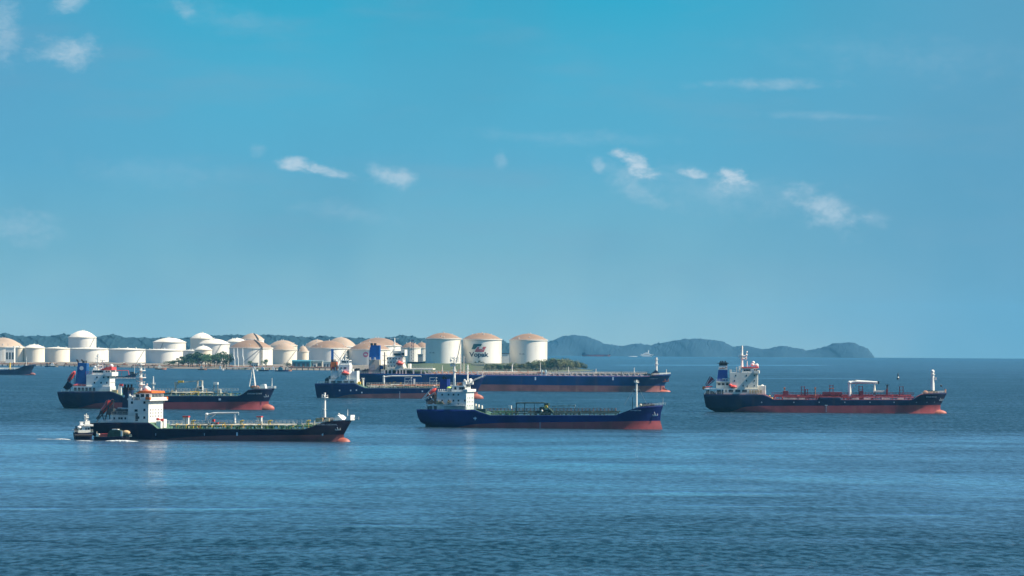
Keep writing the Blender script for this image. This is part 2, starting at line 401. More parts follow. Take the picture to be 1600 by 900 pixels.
# ------------------------------------------------------------ distant hills
def hill(name, prof, D, depth, hz=5.0, seed=1, step=1.0):
    rnd = random.Random(seed); mb = MB(); a, b = prof[0][0], prof[-1][0]
    n = int((b-a)/step); K = 15; vs = []
    tops = [rnd.random() for _ in range(n+2)]
    for i in range(n+1):
        q = a+(b-a)*i/n
        row = rr_(q, interp(prof, q))
        bump = (tops[i]*.6+tops[i//3]*.9+tops[i//9]*.8)*hz
        for k in range(K):
            v = -1+2*k/(K-1); Dk = D+v*depth*(1+.15*math.sin(i*.05+seed))
            x = wx(q, Dk)+math.sin(k*1.7+i*.3)*6
            base = sea(x, Dk)-3
            top = wz(row, D)-hz*1.2
            prf = max(0, 1-abs(v)**1.7)
            hgt = (top-sea(x, D))*prf
            hgt *= 1-.16*(1-prf)*math.sin(i*.11+k)
            vs.append((x, Dk, base+3+hgt+bump*prf*(.5+.8*rnd.random()) if prf > 0 else base))
    fs = [(i*K+k, (i+1)*K+k, (i+1)*K+k+1, i*K+k+1) for i in range(n) for k in range(K-1)]
    mb.add(vs, fs, True)
    o = mb.build(name, 'forest'); return o
left_prof = [(-60, 524), (7, 521), (30, 525.5), (40, 526), (60, 524), (72, 525.5), (102, 522.5), (150, 526), (172, 522.5), (195, 527), (240, 528.5), (284, 527.8), (332, 524), (365, 522.5), (377, 524), (416, 524), (433, 523.3), (460, 526),
             (481, 527), (505, 525.5), (547, 527.5), (575, 529), (609, 528), (622, 524), (644, 525.5), (663, 529), (720, 531), (783, 532), (800, 538), (825, 548), (850, 561)]
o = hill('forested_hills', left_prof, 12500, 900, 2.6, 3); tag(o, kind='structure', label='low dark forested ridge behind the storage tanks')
right_prof = [(780, 557), (815, 545), (845, 537), (860, 533.8), (870, 528.8), (882, 524.6), (897, 523), (915, 525), (929, 530), (941, 536), (959, 539.8), (967, 540.5), (980, 539), (993, 536.3), (1017, 539), (1035, 535), (1050, 533), (1069, 529.5), (1089, 529),
              (1110, 530.8), (1130, 534), (1144, 542), (1164, 540), (1176, 541.5), (1191, 546), (1210, 542.7), (1220, 540.3), (1240, 543), (1259, 547.3), (1282, 544), (1300, 537.5), (1318, 535), (1332, 535.5), (1345, 540), (1355, 546), (1362, 555), (1365, 560)]
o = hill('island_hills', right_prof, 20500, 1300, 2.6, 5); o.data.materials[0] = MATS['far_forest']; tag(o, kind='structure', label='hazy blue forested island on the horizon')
far_prof = [(1360, 560), (1450, 556.2), (1520, 554.6), (1600, 554.8), (1680, 554.2)]

# ------------------------------------------------------------ terminal land
SHORE = [(-140, 569.5), (60, 571), (150, 573), (250, 575.5), (400, 577.5), (560, 579), (660, 582), (800, 582), (880, 581), (925, 579.5), (932, 577)]
GH = [(-140, 4.1), (228, 4.6), (400, 5), (600, 5.5), (665, 10.3), (800, 10.5), (870, 8), (915, 3.5), (930, .5)]
BACK = [(-140, 2600), (250, 2400), (600, 1700), (780, 900), (870, 500), (932, 60)]
def shoreD(px): return D_of(rr_(px, interp(SHORE, px)))
def old_shoreD(px):
    q = interp(SHORE, px)-532.4; lo, hi = 300., 23000.
    for _ in range(50):
        m_ = (lo+hi)/2
        if F*(H+m_*m_/R2)/m_ > q: lo = m_
        else: hi = m_
    return lo
def landD(px, D): return D*shoreD(px)/old_shoreD(px)
def ground_z(px, D):
    d0 = shoreD(px); v = D-d0; x = wx(px, D); s0 = sea(x, D); g = interp(GH, px); bk = interp(BACK, px)
    if v < 0: return s0-2
    a = min(1, v/14)*min(g, 2.4)+(g-min(g, 2.4))*min(1, max(0, (v-40)/110))
    if v > bk-150: a *= max(0, (bk-v)/150)
    return s0-.5+a
def build_land():
    mb = MB(); pxs = [-140+i*6 for i in range(178)]+[932]; vv = [-10, 0, 6, 14, 40, 70, 95, 120, 150, 200, 300, 450]
    vs = []
    for q in pxs:
        d0 = shoreD(q); bk = interp(BACK, q)
        ds = [v for v in vv]
        ds = [min(v, bk*.5+v*.01) if v > 0 else v for v in vv]+[bk*(.55+.09*k) for k in range(6)]
        for v in ds:
            D = d0+v; z = ground_z(q, D)
            if v > 20: z += random.uniform(-.25, .25)
            vs.append((wx(q, d0+v*1.0), D, z))
    K = len(vv)+6
    mb.add(vs, [(i*K+k, (i+1)*K+k, (i+1)*K+k+1, i*K+k+1) for i in range(len(pxs)-1) for k in range(K-1)], True)
    m = bpy.data.materials.new('terminal_ground'); m.use_nodes = True; t = NT(m.node_tree); p = t.n['Principled BSDF']
    g = t.new('ShaderNodeNewGeometry'); P = g.outputs['Position']; sp = t.new('ShaderNodeSeparateXYZ'); t.l.new(P, sp.inputs[0])
    n = t.noise(P, .05, 5, .6); n2 = t.noise(P, .4, 4, .6)
    grass = t.mix(t.smooth(n2, .3, .7), (.035, .055, .018, 1), (.075, .10, .034, 1))
    dirt = t.mix(n2, (.10, .085, .065, 1), (.27, .22, .16, 1))
    f = t.m('MULTIPLY', t.smooth(sp.outputs[0], wx(600, 6700), wx(630, 6700)), 1.0)
    f = t.m('MAXIMUM', f, t.smooth(n, .55, .62))
    scrub = t.mix(n2, (.035, .05, .025, 1), (.09, .10, .05, 1))
    cc = t.mix(t.smooth(sp.outputs[0], wx(735, 6200), wx(745, 6200)), t.mix(f, dirt, grass), scrub)
    t.put(p.inputs['Base Color'], cc); p.inputs['Roughness'].default_value = .9
    o = mb.build('terminal_ground', m); tag(o, kind='structure', label='low island shore carrying the tank terminal')
build_land()

# ------------------------------------------------------------ storage tanks
def tank(px0, px1, top, base, dome, D, wall='tank_white', roof='roof_white', label='', stair=None, rail=True, flat=False, shadow_pipe=None, seed=0, wallvar=None):
    cx = (px0+px1)/2; D = landD(cx, D) if D > 0 else landD(752, 6850)-(D+1); top, base, dome = rr_(cx, top), rr_(cx, base), rr_(cx, dome); rad = (px1-px0)/2/F*D; zt = wz(top, D); zb = min(wz(base, D), ground_z(cx, D)+.5)-.3; zd = wz(dome, D)
    X = wx(cx, D)
    root = empty('storage_tank', (X, D, zb), 0, label, 'storage tank', 'storage tanks of the terminal')
    h = zt-zb; n = 72; rnd = random.Random(int(px0*7+px1))
    mb = MB(); ring = [(math.cos(2*math.pi*i/n), math.sin(2*math.pi*i/n)) for i in range(n)]
    mb.add([(rad*c, rad*s, 0) for c, s in ring]+[(rad*c, rad*s, h) for c, s in ring], [(i, (i+1) % n, (i+1) % n+n, i+n) for i in range(n)], True)
    w = mb.build('wall', wall, root)
    # roof dome
    mb = MB(); dh = zd-zt; K = 8; vs = []
    for k in range(K+1):
        u = k/K
        if flat: z = h-.6+dh*(1-u)*.2*0
        rr = rad*(1-u)*.995; z = h+.25+dh*(1-(1-u)**2)
        for c, s in ring: vs.append((rr*c, rr*s, z))
    mb.add(vs, [(k*n+i, k*n+(i+1) % n, (k+1)*n+(i+1) % n, (k+1)*n+i) for k in range(K) for i in range(n)], True)
    r = mb.build('roof', roof, root)
    # rim: wind girder ring standing proud of the wall
    mb = MB(); o = rad*.020+.35
    for (ra, za, rb, zb2) in ((rad+.02, h-.9, rad+o, h-.7), (rad+o, h-.7, rad+o, h+.25), (rad+o, h+.25, rad-.5, h+.3)):
        mb.add([(ra*c, ra*s, za) for c, s in ring]+[(rb*c, rb*s, zb2) for c, s in ring], [(i, (i+1) % n, (i+1) % n+n, i+n) for i in range(n)], True)
    mb.build('rim', wall, root)
    if rail:
        mb = MB()
        for i in range(0, n, 2):
            c, s = ring[i]; mb.bar(((rad+o*.6)*c, (rad+o*.6)*s, h+.25), ((rad+o*.6)*c, (rad+o*.6)*s, h+1.35), .06)
        for i in range(n):
            a, b = ring[i], ring[(i+1) % n]
            for zz in (.8, 1.35): mb.bar(((rad+o*.6)*a[0], (rad+o*.6)*a[1], h+zz), ((rad+o*.6)*b[0], (rad+o*.6)*b[1], h+zz), .05)
        mb.build('railing', 'grey_white', root)
        mb = MB()                      # roof fittings: vents, hatches, gauge mast
        for q in range(7):
            a = rnd.uniform(0, 6.28); u = rnd.choice((.12, .5, .8, .9)); rr = rad*u; z = h+.25+dh*(1-u*u)
            if q == 0: rr = 0; z = h+.25+dh
            mb.tube((rr*math.cos(a), rr*math.sin(a), z-.3), (rr*math.cos(a), rr*math.sin(a), z+rnd.uniform(.8, 1.8)), rnd.uniform(.3, .7))
        mb.build('roof_vents', 'grey_white', root)
    if stair is not None:            # spiral stairway on the near side: start/end as x fraction of the radius
        mb = MB(); a0, a1 = stair; K = 26; prev = None
        for k in range(K+1):
            u = k/K; xf = a0+(a1-a0)*u; an = -math.acos(max(-.999, min(.999, xf)))
            z = u*h; pr = [((rad+q)*math.cos(an), (rad+q)*math.sin(an)) for q in (.05, 1.1)]
            if prev:
                mb.add([(prev[0][0][0], prev[0][0][1], prev[1]), (prev[0][1][0], prev[0][1][1], prev[1]), (pr[1][0], pr[1][1], z), (pr[0][0], pr[0][1], z),
                        (prev[0][0][0], prev[0][0][1], prev[1]-.3), (prev[0][1][0], prev[0][1][1], prev[1]-.3), (pr[1][0], pr[1][1], z-.3), (pr[0][0], pr[0][1], z-.3)],
                       [(0, 1, 2, 3), (4, 7, 6, 5), (1, 5, 6, 2), (0, 3, 7, 4)])
                mb.bar((prev[0][1][0], prev[0][1][1], prev[1]+1.1), (pr[1][0], pr[1][1], z+1.1), .07)
            mb.bar((pr[1][0], pr[1][1], z), (pr[1][0], pr[1][1], z+1.1), .05)
            prev = (pr, z)
        mb.build('stairway', 'grey_steel', root)
    if shadow_pipe is not None:        # dark pipes shaping a vertical shadow stripe, carried over the roof
        mb = MB(); an = -math.acos(shadow_pipe)
        for dq in (0, .05):
            c, s = math.cos(an+dq), math.sin(an+dq)
            mb.path([((rad+1.2)*c, (rad+1.2)*s, 0), ((rad+1.2)*c, (rad+1.2)*s, h+1), (rad*.75*c, rad*.75*s, h+dh*.5+1), (rad*.3*c, rad*.3*s, h+dh*.95+1)], .45)
        mb.build('riser_pipes', 'dark_steel', root)
    return root, rad, h, w
TK = [
 # behind first
 (106.5, 150, 527, 560, 516.8, 9900, 'tank_white', 'roof_white', 'tall white domed tank standing up behind the far left row of low tanks', (.2, .9)),
 (239, 290, 534.5, 562, 528, 9000, 'tank_white', 'roof_white', 'white shallow-domed tank just above the low tank left of the dark trees', (-.8, -.3)),
 (297, 333, 528.8, 562, 520.4, 9300, 'tank_cream', 'roof_white', 'tall cream domed tank behind the dark tree clump, leftmost of the high ones', None),
 (375, 412, 530.2, 562, 521.2, 9300, 'tank_white', 'roof_tan', 'tall domed tank behind the wide brown-roofed tank with the dark riser pipes', None),
 (353, 386, 534, 562, 528.5, 9000, 'tank_white', 'roof_white', 'white-roofed tank half hidden between the two tall domed tanks', None),
 (474, 517, 542, 564, 531, 8800, 'tank_white', 'roof_tan', 'tan-roofed tank peeking out left behind the wide brown domed tanks', None),
 (507, 557, 541, 564, 527.2, 8600, 'tank_white', 'roof_tan', 'high brown dome with a bright right edge behind the blue harbour crane', None),
 (556, 626, 540, 565, 527.9, 8400, 'tank_white', 'roof_brown', 'brown domed tank showing right behind the tall blue ship funnel', (.3, .8)),
 (646, 672, 543.4, 566, 535.3, 7900, 'tank_white', 'roof_brown', 'small brown-roofed tank wedged against the leftmost tall white tank', None),
 (420, 464, 540, 566, 531.8, 8700, 'tank_cream', 'roof_tan', 'cream tank with a tan dome behind the tan-roofed tank by the small umbrella tree', None),
 # middle
 (-29, 37, 542, 565.5, 527.8, 9800, 'tank_white', 'roof_tan', 'big tan-domed tank cut by the left edge of the photo', None),
 (283, 318, 548, 568, 547, 8700, 'tank_white', 'roof_white', 'low flat-topped tank partly hidden by the left end of the dark trees', None),
 (311, 358.5, 537, 568, 529.7, 8500, 'tank_white', 'roof_white', 'broad white-roofed tank rising behind the middle of the dark trees', (-.2, .5)),
 (303.5, 331, 546.5, 568, 540.6, 8200, 'tank_cream', 'roof_white', 'small cream domed tank directly above the dark tree clump', None),
 # front row
 (20, 37, 543, 566, 541, 9350, 'tank_cream', 'roof_white', 'narrow cream tank in front of the big tank at the left edge', None),
 (36.8, 69.6, 543.6, 566, 538.3, 9300, 'tank_cream', 'roof_white', 'small tank with a rounded white roof near the left edge of the photo', None),
 (70, 108.8, 544.4, 566, 542.6, 9280, 'tank_cream', 'roof_white', 'cream flat-roofed tank, first of the low row from the left', None),
 (109.6, 169.5, 545, 566.8, 543.2, 9260, 'tank_white', 'roof_white', 'wide flat-roofed tank below the tall domed one at the far left', None),
 (169.8, 227, 546, 567.5, 544.2, 8900, 'tank_white', 'roof_white', 'wide flat-roofed tank behind the small dark coaster at the left', (.55, .97)),
 (227.8, 285.5, 547, 569, 545.3, 8500, 'tank_white', 'roof_white', 'flat-roofed tank touching the left end of the dark trees', None),
 (463.8, 482, 549.5, 570, 540.8, 8100, 'tank_cream', 'roof_tan', 'narrow tan-roofed tank between the two tank groups with a dark ladder', None),
 (425, 463.8, 546.5, 570, 536.3, 8000, 'tank_cream', 'roof_tan', 'tan-domed tank behind the small umbrella tree on the quay', (.1, .95)),
 (358, 425.8, 543.6, 570.6, 531, 7800, 'tank_white', 'roof_brown', 'wide brown-domed tank crossed by dark riser pipes, right of the dark trees', (-.05, .55)),
 (483, 544.8, 544, 570.6, 532.4, 7750, 'tank_white', 'roof_brown', 'wide brown-domed tank behind the blue harbour crane', (.35, .9)),
 (544.9, 609.5, 546.2, 570.8, 534.2, 7650, 'tank_white', 'roof_brown', 'wide brown-domed tank with a round pink emblem behind the blue funnel', None),
 (626, 657, 543.6, 568, 535.3, 7400, 'tank_white', 'roof_brown', 'small brown-roofed tank behind the purple lattice tower', None),
 (664.5, 720.2, 529.2, 568.2, 520.2, -1, 'tank_white', 'roof_brown', 'tall white brown-domed tank, leftmost of the three at the right end', (.72, .98)),
 (722.2, 783.4, 530.4, 566.8, 520.3, -25, 'tank_white', 'roof_brown', 'tall white brown-domed tank carrying the big painted emblem and name', None),
 (795.6, 854.8, 531.2, 566.6, 521.6, -50, 'tank_white', 'roof_brown', 'tall white brown-domed tank at the far right end above the scrub', None),
]
TANKS = []
for a in TK:
    px0, px1, top, base, dome, D, wl, rf, lab, st = a
    TANKS.append(tank(px0, px1, top, base, dome, D, wl, rf, lab, st, shadow_pipe=(.50 if 'riser' in lab else None)))
def wrap_part(ti, name, matn, polys, lift=.12):
    """flat marks on a tank wall, polygons in photo px, wrapped onto the cylinder"""
    root, rad, h, w = TANKS[ti]; X, D, zb = root.location
    vs = []; fs = []
    for pg in polys:
        o = len(vs)
        for (q, r_) in pg[0]:
            xl = max(-.999, min(.999, (wx(q, D)-X)/rad)); an = -math.acos(xl); rr = rad+lift
            Dn = D+rad*math.sin(an)
            vs.append((rr*math.cos(an), rr*math.sin(an), wz(rr_(q, r_), Dn)-zb))
        fs += [tuple(i+o for i in f) for f in pg[1]]
    mb = MB(); mb.add(vs, fs); return mb.build(name, matn, w)
def poly_strips(p, k=8):   # convex-ish quad (4 pts) subdivided along its length
    (a, b, c, d) = p; V = []; Fc = []
    for i in range(k+1):
        u = i/k; V.append((a[0]+(b[0]-a[0])*u, a[1]+(b[1]-a[1])*u)); V.append((d[0]+(c[0]-d[0])*u, d[1]+(c[1]-d[1])*u))
    for i in range(k): Fc.append((2*i, 2*i+1, 2*i+3, 2*i+2))
    return (V, Fc)
def zz(X, Y): return (720+X/22.5, 530+Y/22.5)
VI = next(i for i, a in enumerate(TK) if 'emblem and name' in a[8])
wrap_part(VI, 'emblem_teal', 'logo_teal', [poly_strips([zz(*q) for q in ((445, 165), (740, 165), (710, 248), (413, 248))]), poly_strips([zz(*q) for q in ((413, 248.5), (590, 248.5), (500, 352), (372, 352))], 6)])
wrap_part(VI, 'emblem_red', 'logo_red', [poly_strips([zz(*q) for q in ((515, 375), (833, 375), (803, 448), (480, 448))]), poly_strips([zz(*q) for q in ((590, 272), (650, 272), (612, 374.5), (515, 374.5))], 3), poly_strips([zz(*q) for q in ((775, 265), (893, 265), (833, 374.5), (755, 340))], 4), poly_strips([zz(*q) for q in ((600, 345), (755, 345), (745, 374.5), (590, 374.5))], 4)])
tv, tf = text_mesh('Vopak', 30.4, 6.9, .035)
wrap_part(VI, 'name_lettering', 'logo_ink', [([(733+x, 557.1-y) for x, y in tv], tf)])
# small tank numbers and the pink emblem
def tank_number(ti, q, r_, txt):
    tv, tf = text_mesh(txt, 8, 1.7, .01); wrap_part(ti, 'number_lettering', 'dark_steel', [([(q+x, r_-y) for x, y in tv], tf)])
tank_number(VI-1, 671, 552, 'TK 1202'); tank_number(VI+1, 811, 554, 'TK 1204')
PI_ = next(i for i, a in enumerate(TK) if 'pink emblem' in a[8])
cv = [(572+4.2*math.cos(i*.2618), 554+4.2*math.sin(i*.2618)) for i in range(24)]; ci = [(572+2.6*math.cos(i*.2618), 554+1.4*math.sin(i*.2618)) for i in range(24)]
wrap_part(PI_, 'round_emblem', 'pink_sign', [(cv+ci, [(i, (i+1) % 24, (i+1) % 24+24, i+24) for i in range(24)])])

# ------------------------------------------------------------ ships
class Ship:
    def __init__(s, name, label, cat, stern, bow, row, yaw, B, group='tankers anchored off the terminal'):
        s.B = B; s.yaw = R(yaw); pm = (stern+bow)/2; s.pm = pm
        D = D_of(rr_(pm, row))+B/2*math.cos(s.yaw); s.D = D
        s.X0 = wx(pm, D); s.z0 = sea(s.X0, D)
        s.c, s.sn = math.cos(s.yaw), math.sin(s.yaw)
        s.root = empty(name, (s.X0, D, s.z0), -s.yaw, label, cat, group)
        s.rnd = random.Random(int(stern*3+bow))
        s.k = F/D
    def x(s, px, y=0.0):
        k = (px-799)/F
        return (k*(s.D+y*s.c)-s.X0-y*s.sn)/(s.c+k*s.sn)
    def P(s, px, py, y=0.0):
        x = s.x(px, y); Y = s.D-x*s.sn+y*s.c
        return Vector((x, y, H-(rr_(px, py)-ROW0)*Y/F-s.z0))
    def z(s, px, py, y=0.0): return s.P(px, py, y).z
    def part(s, name, mb, m, parent=None):
        return mb.build(name, m, parent or s.root)
    # box whose near face spans the photo rectangle
    def bx(s, mb, x0, yt, x1, yb, hw, far=None):
        a = s.P(x0, yt, -hw); b = s.P(x1, yb, -hw); m = s.P((x0+x1)/2, yt, -hw).z; n = s.P((x0+x1)/2, yb, -hw).z
        mb.box(a.x, b.x, -hw, hw if far is None else far, n, m)
    def hull(s, deck, stem, stern, paint, top, boot, deckmat='deck_green', tb=.84, ta=.28, sw=.25, bulb=None, wlb=1.8, draft=3.0, sternw=.86, deckpow=2.8):
        hb = s.B/2
        dk = sorted((s.x(p[0], -hb if 2 < i < 999 and 1 else -hb), s.P(p[0], p[1], -hb*(.2 if i in (0, len(deck)-1) else 1)).z) for i, p in enumerate(deck))
        dk[0] = (s.x(deck[0][0], 0), dk[0][1]); dk[-1] = (s.x(deck[-1][0], 0), dk[-1][1])
        stm = sorted((s.P(p[0], p[1]).z, s.P(p[0], p[1]).x) for p in stem)
        stn = sorted((s.P(p[0], p[1]).z, s.P(p[0], p[1]).x) for p in stern)
        pl = sorted((s.x(p[0], -hb), s.P(p[0], p[1], -hb*.9).z) for p in paint)
        s.dk = dk; s.stm = stm; s.pl = pl; s.tb = tb
        ts = [0, .004, .012, .025, .04, .06, .08, .1, .125, .15, .175, .2, .225, .25, .28]+[.31+.03*i for i in range(15)]+[.76+.015*i for i in range(10)]+[.91, .92, .93, .94, .95, .96, .968, .976, .984, .99, .995, 1]
        extra = []
        for q, _ in dk[1:-1]: extra.append((q-dk[0][0])/(dk[-1][0]-dk[0][0]))
        ts = sorted(set(round(v, 5) for v in ts+extra if 0 <= v <= 1))
        NL, NU = 5, 8
        mb = MB(); rows = []
        for tt in ts:
            xd = dk[0][0]+tt*(dk[-1][0]-dk[0][0]); zd = interp(dk, xd); zp = max(-draft+.3, min(zd-.3, interp(pl, xd)))
            zs = [-draft+(zp+draft)*i/NL for i in range(NL+1)]+[zp+(zd-zp)*(i+1)/NU for i in range(NU)]
            pts = []
            for z_ in zs:
                v = max(0, min(1, z_/max(1, zd)))       # 0 at the waterline, 1 at the deck
                if z_ < 0: v = 0
                xa = interp(stn, z_); xb = interp(stm, z_)
                if z_ >= zd-.01: xa, xb = dk[0][0], dk[-1][0]
                xx = xa+tt*(xb-xa)
                tbv = tb-.10+.10*v; p_ = wlb+(deckpow-wlb)*v**1.3
                e_ = max(0, (tt-tbv)/(1-tbv)); hbow = 1-e_**p_
                tav = ta-(ta-.10)*v; e2 = max(0, (tav-tt)/tav); ww = sw+(sternw-sw)*min(1, v*1.15)**.8
                hst = 1-(1-ww)*e2**2.0
                pts.append((xx, hb*max(0, min(hbow, hst)), z_))
            rows.append(pts)
        n = len(rows); K = NL+NU+1; vs = []
        for side in (-1, 1):
            for pts in rows: vs += [(x, side*h, z) for x, h, z in pts]
        def fid(side, i, k): return (0 if side < 0 else n*K)+i*K+k
        for i in range(n-1):
            for k in range(K-1):
                mb.mi.append(1 if k < NL else 0); mb.mi.append(1 if k < NL else 0); mb.sm += [True, True]
                mb.f.append((fid(-1, i, k), fid(-1, i+1, k), fid(-1, i+1, k+1), fid(-1, i, k+1)))
                mb.f.append((fid(1, i, k+1), fid(1, i+1, k+1), fid(1, i+1, k), fid(1, i, k)))
        for i in range(n-1):
            mb.f.append((fid(-1, i, K-1), fid(-1, i+1, K-1), fid(1, i+1, K-1), fid(1, i, K-1))); mb.mi.append(2); mb.sm.append(False)
        for k in range(K-1):
            mb.f.append((fid(-1, 0, k), fid(-1, 0, k+1), fid(1, 0, k+1), fid(1, 0, k))); mb.mi.append(1 if k < NL else 0); mb.sm.append(False)
        mb.v = vs
        s.hullob = mb.build('hull', [top, boot, deckmat], s.root)
        if bulb:      # (px tip, row top, row bottom, px root)
            tip, rt, rb_, rootpx = bulb; mb = MB()
            xt = s.P(tip, rb_).x; xr = s.P(rootpx, rb_).x; zt = s.P(tip, rt).z; zb = s.P(tip, rb_).z
            rz = max(1.2, (zt+1.6)*.62); zc = zt-rz
            mb.ell(((xt+xr)/2, 0, zc), (xt-xr)/2, min(2.6, hb*.26), rz, 18, 12)
            s.part('bulbous_bow', mb, boot if not isinstance(bulb, dict) else boot)
    def hwy(s, px_, z_=None):   # near-side hull half breadth at the deck for that px
        x = s.x(px_, -s.B/2); dk = s.dk; tt = (x-dk[0][0])/(dk[-1][0]-dk[0][0]); e_ = max(0, (tt-s.tb)/(1-s.tb))
        return s.B/2*max(.05, 1-max(0, e_)**2.8)
    def windows(s, parent, pts, hw, w=.7, h=.8, m='glass'):
        for q in pts:
            ww = q[2] if len(q) > 2 else w
            p = s.P(q[0], q[1], -hw); mb = MB(); mb.box(p.x-ww/2, p.x+ww/2, -hw-.06, -hw+.02, p.z-h/2, p.z+h/2)
            s.part('window', mb, m, parent)
    def front_windows(s, parent, xp, row, hw, ys, w=.8, h=.8, near=None):
        p = s.P(xp, row, -(near if near else hw))
        for y in ys:
            mb = MB(); mb.box(p.x-.02, p.x+.07, y-w/2, y+w/2, p.z-h/2, p.z+h/2); s.part('window', mb, 'glass', parent)
    def rail(s, mb, x0, x1, yb, ht=1.1, y=None, step=2.0, r=.05):
        y_ = -s.B/2+.3 if y is None else y
        a = s.P(x0, yb, y_); b = s.P(x1, yb, y_); n = max(1, int(abs(b.x-a.x)/step))
        for i in range(n+1):
            u = i/n; x = a.x+(b.x-a.x)*u; z = a.z+(b.z-a.z)*u
            mb.bar((x, y_, z), (x, y_, z+ht), r)
        for q in (.5, 1): mb.bar((a.x, y_, a.z+ht*q), (b.x, y_, b.z+ht*q), r)
    def rail_deck(s, mb, x0, x1, ht=1.1, r=.05, step=1.8, both=True):
        xa, xb = s.x(x0, -s.B/2), s.x(x1, -s.B/2); n = int((xb-xa)/step); prev = {}
        for i in range(n+1):
            x = xa+(xb-xa)*i/n; tt = (x-s.dk[0][0])/(s.dk[-1][0]-s.dk[0][0]); e_ = max(0, (tt-s.tb)/(1-s.tb))
            y0 = s.B/2*max(0, 1-e_**2.8)-.25; z = interp(s.dk, x)
            for sd_ in ((-1, 1) if both else (-1,)):
                p = Vector((x, sd_*y0, z)); mb.bar(p, p+Vector((0, 0, ht)), r)
                if sd_ in prev:
                    for q in (.5, 1): mb.bar(prev[sd_]+Vector((0, 0, ht*q)), p+Vector((0, 0, ht*q)), r)
                prev[sd_] = p
    def mast(s, name, px_, yb, yt, r0, r1, m='white', plats=(), yards=(), y=0.0, ladder=False):
        mb = MB(); a = s.P(px_, yb, y); b = s.P(px_, yt, y); mb.tube((a.x, y, a.z-.5), (a.x, y, b.z), r0, r1, 10)
        for row, w in plats:
            z = s.P(px_, row, y).z; mb.tube((a.x, y, z-.12), (a.x, y, z+.12), w, w, 10)
            for k in range(6):
                an = k*1.047; mb.bar((a.x+w*.95*math.cos(an), y+w*.95*math.sin(an), z), (a.x+w*.95*math.cos(an), y+w*.95*math.sin(an), z+1), .05)
        for row, w in yards:
            z = s.P(px_, row, y).z; mb.bar((a.x-w, y, z), (a.x+w, y, z), .14); mb.bar((a.x, y-w, z), (a.x, y+w, z), .14)
            mb.box(a.x-w, a.x-w+.4, y-.2, y+.2, z, z+.5)
        if ladder:
            for q in (-.25, .25): mb.bar((a.x-r0-.5, y+q, a.z), (a.x-r0*.8-.5, y+q, b.z-.5), .05)
            k = a.z
            while k < b.z-1: mb.bar((a.x-r0-.5, y-.25, k), (a.x-r0-.5, y+.25, k), .04); k += .6
            for q in range(int((b.z-a.z)/2.2)): mb.bar((a.x-r0-.5, y, a.z+q*2.2+1), (a.x, y, a.z+q*2.2+1), .05)
        return s.part(name, mb, m)
    def gear(s, x0, x1, deckrow, m1, m2, m3, cat_row=None, cat_m='grey_white', hw=None, dens=1.0, zmax=2.4, dk=None):
        """cargo pipes, catwalk and small fittings along the tank deck"""
        hb = s.B/2 if hw is None else hw; rnd = s.rnd
        a = s.P(x0, deckrow, -hb); b = s.P(x1, deckrow, -hb); z = min(a.z, b.z); zl = lambda x: a.z+(b.z-a.z)*(x-a.x)/(b.x-a.x)
        L = b.x-a.x; mb = MB()
        for j in range(7):
            y = -hb*.72+hb*1.44*j/6+rnd.uniform(-.4, .4); zz_ = .7+rnd.uniform(0, .9)
            xa = a.x+L*rnd.choice((0, 0, .1, .3)); xb = a.x+L*rnd.choice((1, 1, .9, .6))
            mb.tube((xa, y, zl(xa)+zz_), (xb, y, zl(xb)+zz_), rnd.uniform(.16, .3), n=6)
        s.part('cargo_pipes', mb, m1)
        mb = MB()
        for i in range(int(L/3.2*dens)):
            x = a.x+L*(i+.5)/(L/3.2*dens)+rnd.uniform(-.8, .8); zt = rnd.uniform(.7, 1.5)
            mb.path([(x, -hb*.8, zl(x)), (x, -hb*.8, zl(x)+zt), (x, hb*.8, zl(x)+zt), (x, hb*.8, zl(x))], .12, 4)
        s.part('pipe_supports', mb, m2)
        mb = MB()
        for i in range(min(60, int(L*.8*dens))):
            x = a.x+L*rnd.random(); y = rnd.uniform(-hb*.85, hb*.6); h_ = rnd.uniform(.5, zmax*.8)
            k = rnd.random()
            if k < .4: mb.tube((x, y, zl(x)), (x, y, zl(x)+h_), rnd.uniform(.1, .3), n=6)
            elif k < .75: w = rnd.uniform(.3, .9); mb.box(x-w/2, x+w/2, y-w/2, y+w/2, zl(x), zl(x)+h_*.6)
            else: mb.path([(x, y, zl(x)), (x, y, zl(x)+h_), (x+rnd.uniform(.8, 2), y, zl(x)+h_)], .13)
        s.part('deck_fittings', mb, m3)
        if cat_row:
            ca = s.P(x0, cat_row[0], 0); cb = s.P(x1, cat_row[1], 0); mb = MB(); d = cb-ca
            zt = lambda x: ca.z+(cb.z-ca.z)*(x-ca.x)/(cb.x-ca.x)
            for q in (-.7, .7):
                mb.bar((ca.x, q, ca.z-1.1), (cb.x, q, cb.z-1.1), .14)
                mb.bar((ca.x, q, ca.z), (cb.x, q, cb.z), .12); mb.bar((ca.x, q, ca.z-.55), (cb.x, q, cb.z-.55), .10)
            mb.add([(ca.x, -.7, ca.z-1.05), (cb.x, -.7, cb.z-1.05), (cb.x, .7, cb.z-1.05), (ca.x, .7, ca.z-1.05)], [(0, 1, 2, 3)])
            n = int((cb.x-ca.x)/1.6)
            for i in range(n+1):
                x = ca.x+(cb.x-ca.x)*i/n
                for q in (-.7, .7): mb.bar((x, q, zt(x)-1.1), (x, q, zt(x)), .10)
                if i % 4 == 0:
                    for q in (-.7, .7): mb.bar((x, q, zl(x)-.2), (x, q, zt(x)-1.1), .13)
            s.part('catwalk', mb, cat_m)
